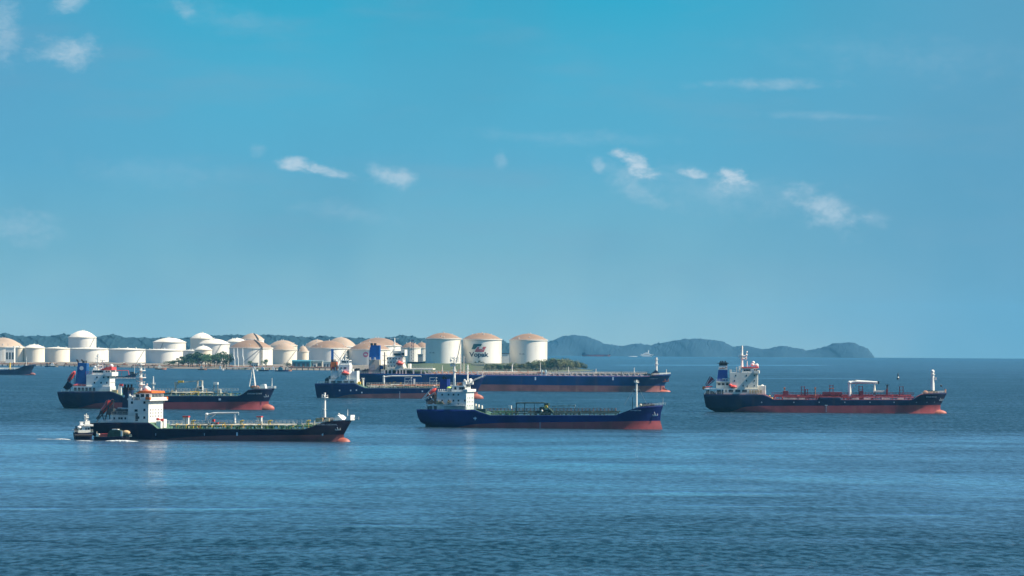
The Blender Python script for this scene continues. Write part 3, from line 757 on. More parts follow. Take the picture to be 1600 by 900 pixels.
    def crane(s, px_, yb, yt, tip, ytip, m='cream', r=.7, strut=True, y=0.0, thick=.6):
        mb = MB(); a = s.P(px_, yb, y); t_ = s.P(px_, yt, y); e_ = s.P(tip, ytip, y)
        mb.tube((a.x, y, a.z-.3), (a.x, y, t_.z-.4), r, r*.8, 12)
        mb.ell((a.x, y, t_.z-.3), r*1.1, r*1.1, r*.9, 12, 8)
        p1 = Vector((a.x, y, t_.z)); d = (e_-p1)
        q = [p1+Vector((0, 0, -.3)), p1+d*.25+Vector((0, 0, thick*.75)), e_+Vector((0, 0, thick*.3)), e_+Vector((0, 0, -thick*.4)), p1+d*.25+Vector((0, 0, -thick*.55)), p1+Vector((0, 0, -thick-.5))]
        pm_ = p1+d*.22+Vector((0, 0, thick*.12)); mb.tube(p1+Vector((0, 0, -.4)), pm_, thick*.50, thick*.58, 12); mb.tube(pm_, e_, thick*.58, thick*.34, 12)
        if strut: mb.tube(Vector((a.x, y, a.z+(t_.z-a.z)*.5)), p1+d*.27+Vector((0, 0, -thick*.4)), .25)
        mb.bar(e_, e_+Vector((0, 0, -.9)), .15)
        return s.part('deck_crane', mb, m)
    def lifeboat(s, x0, x1, row, rad, y, m='coral', tilt=0.0, parent=None):
        a = s.P(x0, row, y); b = s.P(x1, row, y); c_ = (a+b)/2; L = (b.x-a.x)/2
        rot = Matrix.Rotation(-tilt, 3, 'Y'); mb = MB()
        mb.ell(c_, L, rad, rad*.75, 16, 10, rot)
        mb.ell(c_+rot @ Vector((-.25*L, 0, rad*.55)), L*.42, rad*.7, rad*.55, 12, 8, rot)
        o = s.part('lifeboat', mb, m, parent)
        mb = MB()
        for sg in (-1, 1): mb.tube(c_+rot @ Vector((-L*.9, sg*rad*.93*.5, -.02)), c_+rot @ Vector((L*.9, sg*rad*.5, -.02)), .09)
        for q in (-.2, .05, .3): mb.box(c_.x+q*L-.15, c_.x+q*L+.15, y-rad*.9, y-rad*.84, c_.z+.1+tilt*0, c_.z+.35)
        s.part('fender_strip', mb, 'white', o)
        return o
    def letters(s, x0, x1, row, hgt_px, txt, m='lettering', bold=.02):
        k = 6; y = -s.hwy((x0+x1)/2)
        a = s.P(x0, row, y); b = s.P(x1, row, y); w = b.x-a.x; h_ = hgt_px/s.k
        tv, tf = text_mesh(txt, w, h_, bold); mb = MB(); vs = []
        dg = bpy.context.evaluated_depsgraph_get()
        for (u, v) in tv:
            x = a.x+u; z = a.z+v
            hit, loc, nor, idx = s.hullob.ray_cast(Vector((x, -60, z)), Vector((0, 1, 0)))
            yy = loc.y-.05 if hit else y
            vs.append((x, yy, z))
        mb.add(vs, tf); s.part('name_lettering', mb, m)
    def mark(s, name, x0, r0, w, h_, m='lettering'):
        p = s.P(x0, r0, -s.B/2); hit, loc, nor, idx = s.hullob.ray_cast(Vector((p.x, -60, p.z)), Vector((0, 1, 0)))
        if not hit: return
        mb = MB(); mb.box(p.x-w/2, p.x+w/2, loc.y-.08, loc.y+.1, p.z-h_/2, p.z+h_/2); s.part(name, mb, m)
    def anchor(s, px_, row, m='grey_white', sc=1.0):
        p = s.P(px_, row, -s.B*.2); hit, loc, nor, idx = s.hullob.ray_cast(Vector((p.x, -60, p.z)), Vector((0, 1, 0)))
        if not hit: return
        y = loc.y-.35; mb = MB(); q = sc
        mb.bar((p.x-.5*q, y, p.z+1.8*q), (p.x+.3*q, y-.2, p.z-.4*q), .22*q)
        mb.bar((p.x-.8*q, y-.2, p.z-.6*q), (p.x+1.4*q, y-.2, p.z-.4*q), .28*q)
        mb.bar((p.x-.8*q, y-.2, p.z-.6*q), (p.x-1.0*q, y-.2, p.z+.2*q), .2*q); mb.bar((p.x+1.4*q, y-.2, p.z-.4*q), (p.x+1.3*q, y-.2, p.z+.4*q), .2*q)
        s.part('anchor', mb, m)
    def ball(s, mb, px_, row, r, y=0): p = s.P(px_, row, y); mb.ell(p, r, r, r, 10, 8)
    def windlass(s, x0, x1, row, y=-2.0, m='dark_steel'):
        mb = MB(); a = s.P(x0, row, y); b = s.P(x1, row, y); L = b.x-a.x
        for q in (.15, .5, .8):
            x = a.x+L*q
            mb.tube((x, y-1, a.z+.7), (x, y+3, a.z+.7), .6, n=10); mb.box(x-.8, x+.8, y-.3, y+.2, a.z-.3, a.z+1.1)
            mb.tube((x+1.2, y-.5, a.z-.3), (x+1.2, y-.5, a.z+.9), .3)
        s.part('windlass', mb, m)

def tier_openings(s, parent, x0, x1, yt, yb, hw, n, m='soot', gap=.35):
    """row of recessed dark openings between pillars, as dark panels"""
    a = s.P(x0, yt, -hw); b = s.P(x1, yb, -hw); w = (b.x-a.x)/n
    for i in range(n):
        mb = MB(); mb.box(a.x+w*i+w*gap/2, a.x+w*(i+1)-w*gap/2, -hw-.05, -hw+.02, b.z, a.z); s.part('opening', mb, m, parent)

#=== SHIP A: black tanker, front left
def ship_black():
    s = Ship('tanker', 'black-hulled tanker with an orange-topped white bridge, nearest ship at front left', 'tanker ship', 150.2, 550.5, 688.3, 16.8, 17.5)
    s.hull([(150.2, 660.4), (172, 660.2), (232.7, 660.2), (238.5, 663), (246.2, 669.6), (300, 670.2), (400, 670.6), (480, 670.6), (496.5, 662.5), (510, 658.6), (550.5, 655.8)],
           [(550.5, 655.8), (537.8, 679), (538.5, 684), (541, 690)], [(150.2, 660.4), (150.8, 679), (158, 686), (170, 690)],
           [(150, 692), (250, 686.5), (300, 682.5), (360, 680.3), (550, 679.6)], 'black_hull', 'dark_red_boot', 'deck_green')
    mb = MB(); tip = s.P(548.6, 687); rt = s.P(528, 687)
    xr = s.P(522, 687).x; mb.ell(((tip.x+xr)/2, 0, -.7), (tip.x-xr)/2, 2.2, 2.2, 24, 14); o = s.part('bulbous_bow', mb, 'salmon_boot')
    s.letters(497, 523, 664.4, 2.2, 'BAHAMA CARDINAL'); 
    for q in (371, 499): s.mark('draught_mark', q, 678.2, .55, 1.3)
    for q in (244, 320): s.mark('hull_mark', q, 678.8, .25, .9, 'faded_lettering')
    s.anchor(527, 670, sc=.8)
    hw = 7.6
    mb = MB(); s.bx(mb, 175, 648.6, 200.5, 660.6, hw); mb.box(s.x(155, -hw), s.x(176, -hw), -6.5, 6.5, s.z(165, 660.5, -hw), s.z(165, 657, -hw)); dh = s.part('deckhouse', mb, 'grey_white')
    s.windows(dh, [(179, 653.6), (186.7, 653.6), (196.3, 653.6), (190.5, 653.6, .9)], hw)
    mb = MB(); s.bx(mb, 174, 647.9, 212.5, 648.7, hw+.4); s.part('boat_deck', mb, 'grey_white')
    mb = MB(); s.bx(mb, 200.5, 625.4, 232.4, 660.6, hw); acc = s.part('superstructure', mb, 'white')
    s.windows(acc, [(206.5, 629), (226, 629), (226, 640.5), (226, 652.5), (216.5, 652.5), (213, 641.5, 1.2)], hw, .8, .9)
    mb = MB(); p = s.P(214, 652, -hw); mb.box(p.x-.5, p.x+.5, -hw-.06, -hw+.02, p.z-1.4, p.z+1.6); s.part('door', mb, 'dark_steel', acc)
    for row in (640.5, 645.5, 650.5): s.front_windows(acc, 232.4, row, hw, [-5.5, -3.0, 0, 3.0, 5.5], .6, .6)
    # bridge
    mb = MB(); z0 = s.z(232, 625.4, -hw); z1 = s.z(232, 614.2, -6.2); xa = s.x(223, -hw); xf = s.x(232.4, -hw)
    mb.box(xa-1.5, xf+.5, -6.4, 6.4, z0, z1)
    mb.box(s.x(214, -hw), xa-1.5, -5, 5, z0, z1-1.0); br = s.part('bridge', mb, 'white')
    mb = MB(); mb.prism([(xa-3.4, z1-.3), (xa-1.5, z1+.9), (xf+.9, z1+.7), (xf+.9, z1+.004), (xa-1.5, z1+.004)], -6.8, 6.8); s.part('bridge_roof', mb, 'orange', br)
    zw = z0+(z1-z0)*.62
    for i in range(8):
        mb = MB(); y = -5.3+i*1.5; mb.box(xf+.48, xf+.56, y-.58, y+.58, zw-.55, zw+.75); s.part('window', mb, 'glass', br)
    for q in range(3):
        mb = MB(); x = xf-.8-q*2.0; mb.box(x-.75, x+.55, -6.46, -6.38, zw-.5, zw+.6); s.part('window', mb, 'glass', br)
    mb = MB(); mb.box(xf-1.8, xf+1.2, -9.4, 9.4, z0-.2, z0+1.05); wg = s.part('bridge_wing', mb, 'white')
    for q in (-1, 1):
        mb = MB(); mb.box(xf-.6, xf+1.25, q*9.45, q*8.2, z0+.2, z0+1.15); s.part('wing_end', mb, 'orange', wg)
    mb = MB()
    for k in range(11): y = -6.5+k*1.3; mb.bar((xf+.6, y, z0-1.3), (xf+1.1, y, z0-.2), .12)
    s.part('wing_bracket', mb, 'grey_steel', wg)
    # mast, domes, funnel
    s.mast('radar_mast', 220, 616, 567.5, .85, .45, 'white', [(601, 1.6), (590, 2.0), (579, 1.8), (569.5, 1.5)], [(574, 1.6), (584.5, 1.9), (596, 1.7)])
    mb = MB(); s.ball(mb, 229, 607.5, 1.1, -2); s.ball(mb, 232.3, 609, .9, 2); p = s.P(224, 613, 0); mb.tube((p.x, 0, p.z-1), (p.x, 0, p.z+2), .3); mb.tube((p.x, -2, p.z), (p.x+2.4, -2, p.z+3.2), .55, .3); s.part('radar_dome', mb, 'white')
    mb = MB(); a = s.P(191, 637, -3); b = s.P(199.5, 606, -3); mb.prism([(a.x, a.z), (s.x(200.5, -3), a.z), (s.x(199.8, -3), b.z), (s.x(192.5, -3), b.z)], -3, 3); fn = s.part('funnel', mb, 'funnel_navy')
    mb = MB(); c_ = s.P(196, 603, -3)
    for q in (-1.3, 0, 1.3): mb.tube((c_.x+q*.6, q, b.z-.2), (c_.x+q*.6, q, b.z+1.3), .4)
    mb.box(s.x(191.8, -3), s.x(200.4, -3), -3.2, 3.2, b.z-.8, b.z+.1); s.part('exhaust_pipe', mb, 'soot', fn)
    mb = MB(); p = s.P(193.5, 619, -3.06); mb.tube((p.x, -3.02, p.z), (p.x, -3.1, p.z), .5, n=12); s.part('funnel_emblem', mb, 'pale_teal', fn)
    # raised casing deck, clutter
    mb = MB(); s.bx(mb, 184, 637, 203, 648.2, 5.5); s.part('engine_casing', mb, 'grey_white')
    mb = MB(); rnd = s.rnd
    for i in range(38):
        q = rnd.uniform(170, 204); y = rnd.uniform(-7, -2); p = s.P(q, 648, y); h_ = rnd.uniform(.5, 2.6); w = rnd.uniform(.25, .8)
        mb.box(p.x-w, p.x+w, y-w, y+w, p.z, p.z+h_)
    s.part('deck_gear', mb, 'dark_steel')
    mb = MB()
    for i in range(26):
        q = rnd.uniform(202, 216); y = rnd.uniform(-6, 2); p = s.P(q, 625.2, y); h_ = rnd.uniform(.6, 2.6); w = rnd.uniform(.2, .8)
        mb.box(p.x-w, p.x+w, y-w, y+w, p.z, p.z+h_) if rnd.random() < .6 else mb.tube((p.x, y, p.z), (p.x, y, p.z+h_), w*.6)
    s.part('vent', mb, 'grey_white')
    # free-fall lifeboat on a sloping ramp
    mb = MB(); y = -2.5
    a = s.P(153, 654, y); b = s.P(178, 626, y)
    for q in (-1.4, 1.4): mb.bar((a.x, y+q, a.z), (b.x, y+q, b.z), .22)
    for k in range(9): p = a+(b-a)*k/8; mb.bar((p.x, y-1.4, p.z), (p.x, y+1.4, p.z), .12)
    for (q1, r1, q2, r2) in ((152, 660, 158, 641), (158, 641, 164, 660), (164, 660, 170, 634), (170, 634, 172, 655), (154, 650, 168, 650), (168, 625, 177, 625), (176, 648, 177.5, 625), (166, 634, 168, 625)):
        for q in (-1.6, 1.6): u = s.P(q1, r1, y+q); v = s.P(q2, r2, y+q); mb.bar(u, v, .22)
    ra = s.part('lifeboat_ramp', mb, 'dark_steel')
    c_ = s.P(167, 635.5, y); d = (b-a); tilt = math.atan2(d.z, d.x); rot = Matrix.Rotation(-tilt, 3, 'Y'); mb = MB()
    mb.ell(c_, 3.9, 1.3, 1.15, 16, 10, rot); mb.ell(c_+rot @ Vector((1.5, 0, .9)), 1.3, .9, .8, 12, 8, rot); s.part('lifeboat', mb, 'boat_red')
    mb = MB(); s.rail_deck(mb, 152, 232, 1.1); s.rail_deck(mb, 498, 549, 1.0); s.part('railing', mb, 'grey_white')
    mb = MB(); s.rail(mb, 175, 232, 648, 1.1, -hw-.2); s.rail(mb, 201, 224, 625.4, 1.1, -hw+.1, 1.5); s.part('upper_railing', mb, 'grey_white')
    # cargo deck
    s.gear(258, 484, 670.4, 'pipe_green', 'pipe_green', 'pipe_green', (657.2, 656.4), 'grey_white', dens=1.5)
    s.gear(262, 480, 669.2, 'pipe_pale', 'valve_yellow', 'pipe_pale', None, dens=.7, zmax=3.4)
    s.gear(300, 360, 668, 'pipe_dark', 'pipe_dark', 'valve_yellow', None, dens=1.2, zmax=3.8)
    mb = MB()
    for q in (288.5, 293.5): mb.box(s.x(q, -3)-.5, s.x(q, -3)+.5, -3.5, -2.5, s.z(q, 669, -3), s.z(q, 652, -3))
    s.part('hose_rack', mb, 'white')
    mb = MB(); mb.box(s.x(286.6, -3), s.x(296, -3), -4, -2, s.z(290, 652, -3), s.z(290, 649.8, -3)); s.part('rack_top', mb, 'boat_red')
    mb = MB()
    for q in (404, 408): mb.box(s.x(q, -3)-.4, s.x(q, -3)+.4, -3.5, -2.5, s.z(q, 669, -3), s.z(q, 652, -3))
    s.part('hose_rack', mb, 'white')
    mb = MB(); mb.box(s.x(402, -3), s.x(410, -3), -4, -2, s.z(406, 651.8, -3), s.z(406, 650.2, -3)); s.part('rack_top', mb, 'boat_red')
    mb = MB()
    for q, r_ in ((334, 657), (312, 666), (340, 662), (254, 656), (247, 655)): p = s.P(q, r_, -4); mb.box(p.x-.45, p.x+.45, -4.5, -3.5, p.z-.45, p.z+.45)
    s.part('fire_box', mb, 'valve_red')
    s.crane(323.5, 668, 646.5, 373, 644.8, 'grey_white', .7, True, thick=.7)
    mb = MB(); p = s.P(367.5, 668, 0); mb.tube((p.x, 0, p.z), (p.x, 0, s.z(367.5, 646.5)), .5, .35); s.part('crane_rest', mb, 'white')
    mb = MB()
    for q in (376, 480, 300, 420): 
        for dq in (0, 2.5): p = s.P(q+dq, 669, -5); mb.path([p, p+Vector((0, 0, 2.6)), p+Vector((.8, 0, 2.9))], .2)
    s.part('vent_post', mb, 'valve_yellow')
    mb = MB(); a = s.P(246, 669, -5); mb.box(a.x, a.x+1.8, -6, -3, a.z, a.z+2.6); s.bx(mb, 252.5, 655, 256.5, 668.5, 4, -1); s.part('pump_house', mb, 'white')
    mb = MB(); s.bx(mb, 246.5, 655, 251.5, 656.6, 5, -2); s.part('pump_house_roof', mb, 'coral')
    s.mast('foremast', 507.6, 654, 613.5, .55, .35, 'white', [(621, 1.3)], [(618, .9), (640, .8)], ladder=True)
    mb = MB(); a = s.P(525.3, 655.8, -2); b = s.P(534, 649.3, -2)
    mb.prism([(a.x, a.z), (a.x, a.z+1.6), (s.x(529, -2), b.z+.2), (s.x(532, -2), b.z-.3), (s.x(537, -2), a.z)], -3.2, 3.2); s.part('wave_breaker', mb, 'white')
    mb = MB(); a = s.P(529.2, 646, -1); b = s.P(536.5, 652.5, -1); mb.bar(a, b, .25); s.part('bow_davit', mb, 'white')
    mb = MB(); a = s.P(539, 654.8, -2); mb.prism([(a.x, a.z-.5), (a.x+1.2, a.z+1.2), (s.x(550, -1), a.z+1.5), (s.x(550, -1), a.z-.4)], -2.4, 2.4); s.part('bow_bulwark', mb, 'white')
    s.mast('jack_staff', 543.6, 652, 639.5, .14, .08)
    s.windlass(500, 520, 657.4)
    mb = MB()
    for q in (497.5, 503, 513): p = s.P(q, 657.5, -3); mb.box(p.x-.8, p.x+.6, -3.6, -2.4, p.z-.5, p.z+1)
    s.part('deck_locker', mb, 'tan_goods')
ship_black()

#=== SHIP B: dark navy tanker, back left, blue funnel
def ship_navy_left():
    s = Ship('tanker', 'dark navy tanker with red underside and blue funnel, behind the black tanker at left', 'tanker ship', 94, 429.5, 639.3, 5.7, 19)
    s.hull([(94, 611.8), (115, 611.4), (173, 611.2), (180, 613.5), (190, 618), (260, 618.6), (372.5, 618.6), (381, 615.5), (387.5, 609.2), (398, 607.4), (429.5, 606.8)],
           [(429.5, 606.8), (419.7, 627.5), (420.5, 632), (424, 641)], [(94, 611.8), (96, 625), (102, 637.5), (112, 640)],
           [(94, 641), (122, 636), (150, 629.8), (170, 629), (260, 628.6), (430, 627.6)], 'dark_navy_hull', 'red_boot', 'deck_green', sw=.3)
    mb = MB(); tip = s.P(429.2, 638); rt = s.P(408, 638); xr = s.P(392, 638).x; mb.ell(((tip.x+xr)/2, 0, .6), (tip.x-xr)/2, 2.5, 2.7, 24, 14); s.part('bulbous_bow', mb, 'salmon_boot')
    s.letters(387, 408, 616.0, 2.0, 'DAICON GLORY')
    s.mark('hull_mark', 343.5, 624, 1.2, 1.0); s.anchor(415, 618.5, sc=1.0)
    hw = 8
    mb = MB(); s.bx(mb, 114, 603.6, 172, 611.6, 8.8); lo = s.part('deckhouse', mb, 'grey_white')
    tier_openings(s, lo, 115, 150, 605.5, 610.8, 8.8, 6, 'dark_steel')
    mb = MB(); s.bx(mb, 134.8, 585.4, 171.4, 611.4, hw); acc = s.part('superstructure', mb, 'white')
    s.windows(acc, [(151.5, 589.5), (162, 589.5), (169, 589.5), (147.6, 598), (158, 598), (167, 598), (158, 606), (150, 606), (165, 606)], hw, .8, .9)
    for row in (590, 598, 605): s.front_windows(acc, 171.4, row, hw, [-5.5, -2.5, 0, 2.5, 5.5], .7, .7)
    z0 = s.z(160, 585.6, -hw); z1 = s.z(160, 578.2, -7); xf = s.x(172.5, -hw); mb = MB()
    mb.box(s.x(143.5, -7), xf, -7, 7, z0, z1); br = s.part('bridge', mb, 'white')
    mb = MB(); mb.prism([(s.x(156, -7), z1+.004), (s.x(166, -7), z1+1.6), (s.x(178, -7)-1.2, z1+1.6), (xf+.5, z1+.004)], -7.3, 7.3); s.part('bridge_roof', mb, 'boat_red', br)
    zw = z0+(z1-z0)*.66
    for q in (146.5, 149.7, 153, 156.2, 159.4, 166.5, 170): p = s.P(q, 580, -7); mb = MB(); mb.box(p.x-.5, p.x+.5, -7.06, -6.98, zw-.5, zw+.55); s.part('window', mb, 'glass', br)
    for i in range(8): y = -6+i*1.7; mb = MB(); mb.box(xf-.02, xf+.06, y-.65, y+.65, zw-.5, zw+.6); s.part('window', mb, 'glass', br)
    mb = MB(); mb.box(s.x(164, -9), s.x(175, -9), -9.5, 9.5, z0-.6, z0+1.4); s.part('bridge_wing', mb, 'white')
    mb = MB(); s.rail(mb, 134, 144, 585, 1.4, -hw+.1, 1.2, .09); s.part('red_railing', mb, 'boat_red')
    mb = MB(); s.rail(mb, 114, 134, 603.6, 1.1, -8.7); s.rail_deck(mb, 96, 176, 1.1); s.rail_deck(mb, 396, 428, 1.0); s.part('railing', mb, 'grey_white')
    mb = MB(); f = [s.P(q, r_, -3.4) for q, r_ in ((117, 601), (134.6, 603.5), (135.2, 567.8), (121.5, 566.6), (120.3, 578), (118, 592))]
    mb.prism([(p.x, p.z) for p in f], -3.4, 3.4); fn = s.part('funnel', mb, 'funnel_cyan')
    mb = MB(); p = s.P(124, 566, 0)
    for q in (-1.2, 1.0): mb.path([(p.x+1+q, q, p.z-1.5), (p.x+.6+q, q, p.z+.8), (p.x-.2+q, q, p.z+1.4)], .45)
    for q in (2.5, 3.6): mb.tube((p.x+q, 0, p.z-1), (p.x+q, 0, p.z+.9), .35)
    s.part('exhaust_pipe', mb, 'soot', fn)
    p = s.P(127.2, 575.3, -3.4)
    mb = MB(); mb.tube((p.x, -3.42, p.z), (p.x, -3.48, p.z), 1.1, n=16); em = s.part('funnel_emblem', mb, 'white', fn)
    mb = MB(); mb.tube((s.x(120, -2), -2, s.z(120, 593, -2)), (s.x(121, -2), -2, s.z(121, 581, -2)), .3); s.part('vent', mb, 'grey_steel')
    # lifeboat on ramp
    y = -4; mb = MB(); a = s.P(100, 606, y); b = s.P(117, 581, y)
    for q in (-1.3, 1.3): mb.bar((a.x, y+q, a.z), (b.x, y+q, b.z), .3)
    mb.prism([(a.x, a.z), (b.x-3, b.z-5.5), (b.x-1, b.z-7), (a.x+2, a.z-1.5)], y-1.2, y+1.2)
    for (q1, r1, q2, r2) in ((103, 611, 103, 602), (110, 611, 110, 592), (116, 604, 116, 583)):
        for q in (-1.3, 1.3): mb.bar(s.P(q1, r1, y+q), s.P(q2, r2, y+q), .2)
    s.part('lifeboat_ramp', mb, 'dark_navy_hull')
    d = b-a; rot = Matrix.Rotation(-math.atan2(d.z, d.x), 3, 'Y'); c_ = s.P(111.5, 588.5, y); mb = MB(); mb.ell(c_, 3.6, 1.4, 1.2, 14, 10, rot); s.part('lifeboat', mb, 'boat_red')
    mb = MB(); p = s.P(125, 602, -6); mb.ell((p.x, -6, p.z), 4, 1, .8, 12, 8); s.part('rescue_boat', mb, 'boat_red')
    s.mast('radar_mast', 153.3, 578, 552.7, .6, .35, 'white', [(566, 1.5), (571.5, 2.2)], [(561, 1.4), (557, .9)])
    mb = MB(); s.ball(mb, 174, 572, 1.1, -2); s.ball(mb, 148.5, 574, .8, -2); s.ball(mb, 161, 565.5, .7, 0)
    p = s.P(160.5, 578, 0); mb.tube((p.x, 0, p.z), (p.x, 0, s.z(160.5, 562)), .25, .15)
    for r_ in (563, 568): q = s.P(160.5, r_, 0); mb.bar((q.x-1.6, 0, q.z), (q.x+1.6, 0, q.z), .18)
    for q in (147, 150, 157, 165): p = s.P(q, 578, -3); mb.box(p.x-.5, p.x+.5, -3.5, -2.5, p.z-.2, p.z+rnd0.uniform(.8, 2))
    s.part('radar_dome', mb, 'grey_white')
    mb = MB(); p = s.P(187.5, 618, -5); mb.box(p.x-.8, p.x+.8, -6, -4, p.z, p.z+5.5); s.part('vent', mb, 'white'); mb = MB(); mb.box(p.x-.2, p.x+1.6, -6, -4.4, p.z+5, p.z+6.2); s.part('vent_hood', mb, 'boat_red')
    mb = MB(); a = s.P(181, 611, -6); mb.box(s.x(176, -6), s.x(184, -6), -8, -5, a.z-1.5, a.z+.6); s.part('deck_locker', mb, 'tan_goods')
    s.gear(194, 372, 618.4, 'pipe_dark', 'pipe_green', 'pipe_pale', (607.2, 606.8), 'grey_white', dens=1.1)
    s.gear(262, 330, 617.5, 'pipe_pale', 'pipe_pale', 'valve_yellow', None, dens=.9, zmax=4)
    s.gear(295, 308, 617, 'valve_yellow', 'valve_yellow', 'valve_yellow', None, dens=2.0, zmax=5)
    s.mast('vent_column', 239.4, 607.5, 588, .55, .3, 'grey_white', [(600, 1.3)])
    mb = MB(); p = s.P(274.5, 617, -2); mb.tube((p.x, -2, p.z), (p.x, -2, s.z(274.5, 598, -2)), .7, .5); mb.box(p.x-.6, p.x+1.6, -2.7, -1.3, s.z(274.5, 601), s.z(274.5, 597)); e_ = s.P(315, 594.5, -2); q = s.P(276, 598, -2); mb.bar(q, e_, .3); s.part('deck_crane', mb, 'pipe_pale')
    mb = MB(); q = s.P(282, 596.5, -2); mb.box(q.x-1.2, q.x+1.6, -2.8, -1.2, q.z-.5, q.z+.6); s.part('winch', mb, 'valve_yellow')
    mb = MB()
    for q, r_ in ((308.8, 595), (316, 594.5), (342, 608), (344.5, 608)): p = s.P(q, 617, -1); mb.tube((p.x, -1, p.z), (p.x, -1, s.z(q, r_, -1)), .55, .45)
    s.part('vent_post', mb, 'pipe_pale')
    mb = MB(); s.bx(mb, 310.5, 603.5, 316.5, 609.5, 3, 0); o = s.part('manifold_cabin', mb, 'white'); s.windows(o, [(313.5, 606.2, 1.3)], 3, 1, 1.2)
    mb = MB()
    for q in (333.8, 339.6): p = s.P(q, 617, -2); mb.bar(p, Vector((p.x, -2, s.z(q, 601, -2))), .2); mb.bar(p+Vector((0, 2.5, 0)), Vector((p.x, .5, s.z(q, 601, -2))), .2)
    s.part('tower_leg', mb, 'grey_steel'); mb = MB(); s.bx(mb, 333.5, 597.2, 340, 601, 2.4, .8); s.part('lookout_box', mb, 'white')
    mb = MB(); a = s.P(392.6, 604, 0); tz = s.z(394, 575)
    for q in (-1.2, 1.2): mb.tube((a.x-.9, q, a.z), (a.x+.7, q*.3, tz), .28, .2); mb.tube((a.x+2.2, q, a.z), (a.x+.9, q*.3, tz), .28, .2)
    mb.box(a.x-.1, a.x+1.7, -.5, .5, tz-.2, tz+.3)
    for k in range(6): z = a.z+(tz-a.z)*k/6; mb.bar((a.x-.8+k*.25, -1, z), (a.x+2.1-k*.2, -1, z), .1)
    s.part('foremast', mb, 'white')
    mb = MB(); a = s.P(406.6, 606.8, -3); mb.prism([(a.x, a.z), (a.x, a.z+1.8), (a.x+1.2, a.z+2.2), (a.x+2.4, a.z+2.2), (s.x(415, -3), a.z)], -3.5, 3); s.part('wave_breaker', mb, 'white')
    s.mast('jack_staff', 425, 605, 590.5, .2, .12); mb = MB(); s.bx(mb, 424.5, 603.3, 429.3, 606.8, 1.4); s.part('bow_platform', mb, 'white')
    s.windlass(392, 404, 606.4, -3, 'pipe_rust')
rnd0 = random.Random(3)
ship_navy_left()

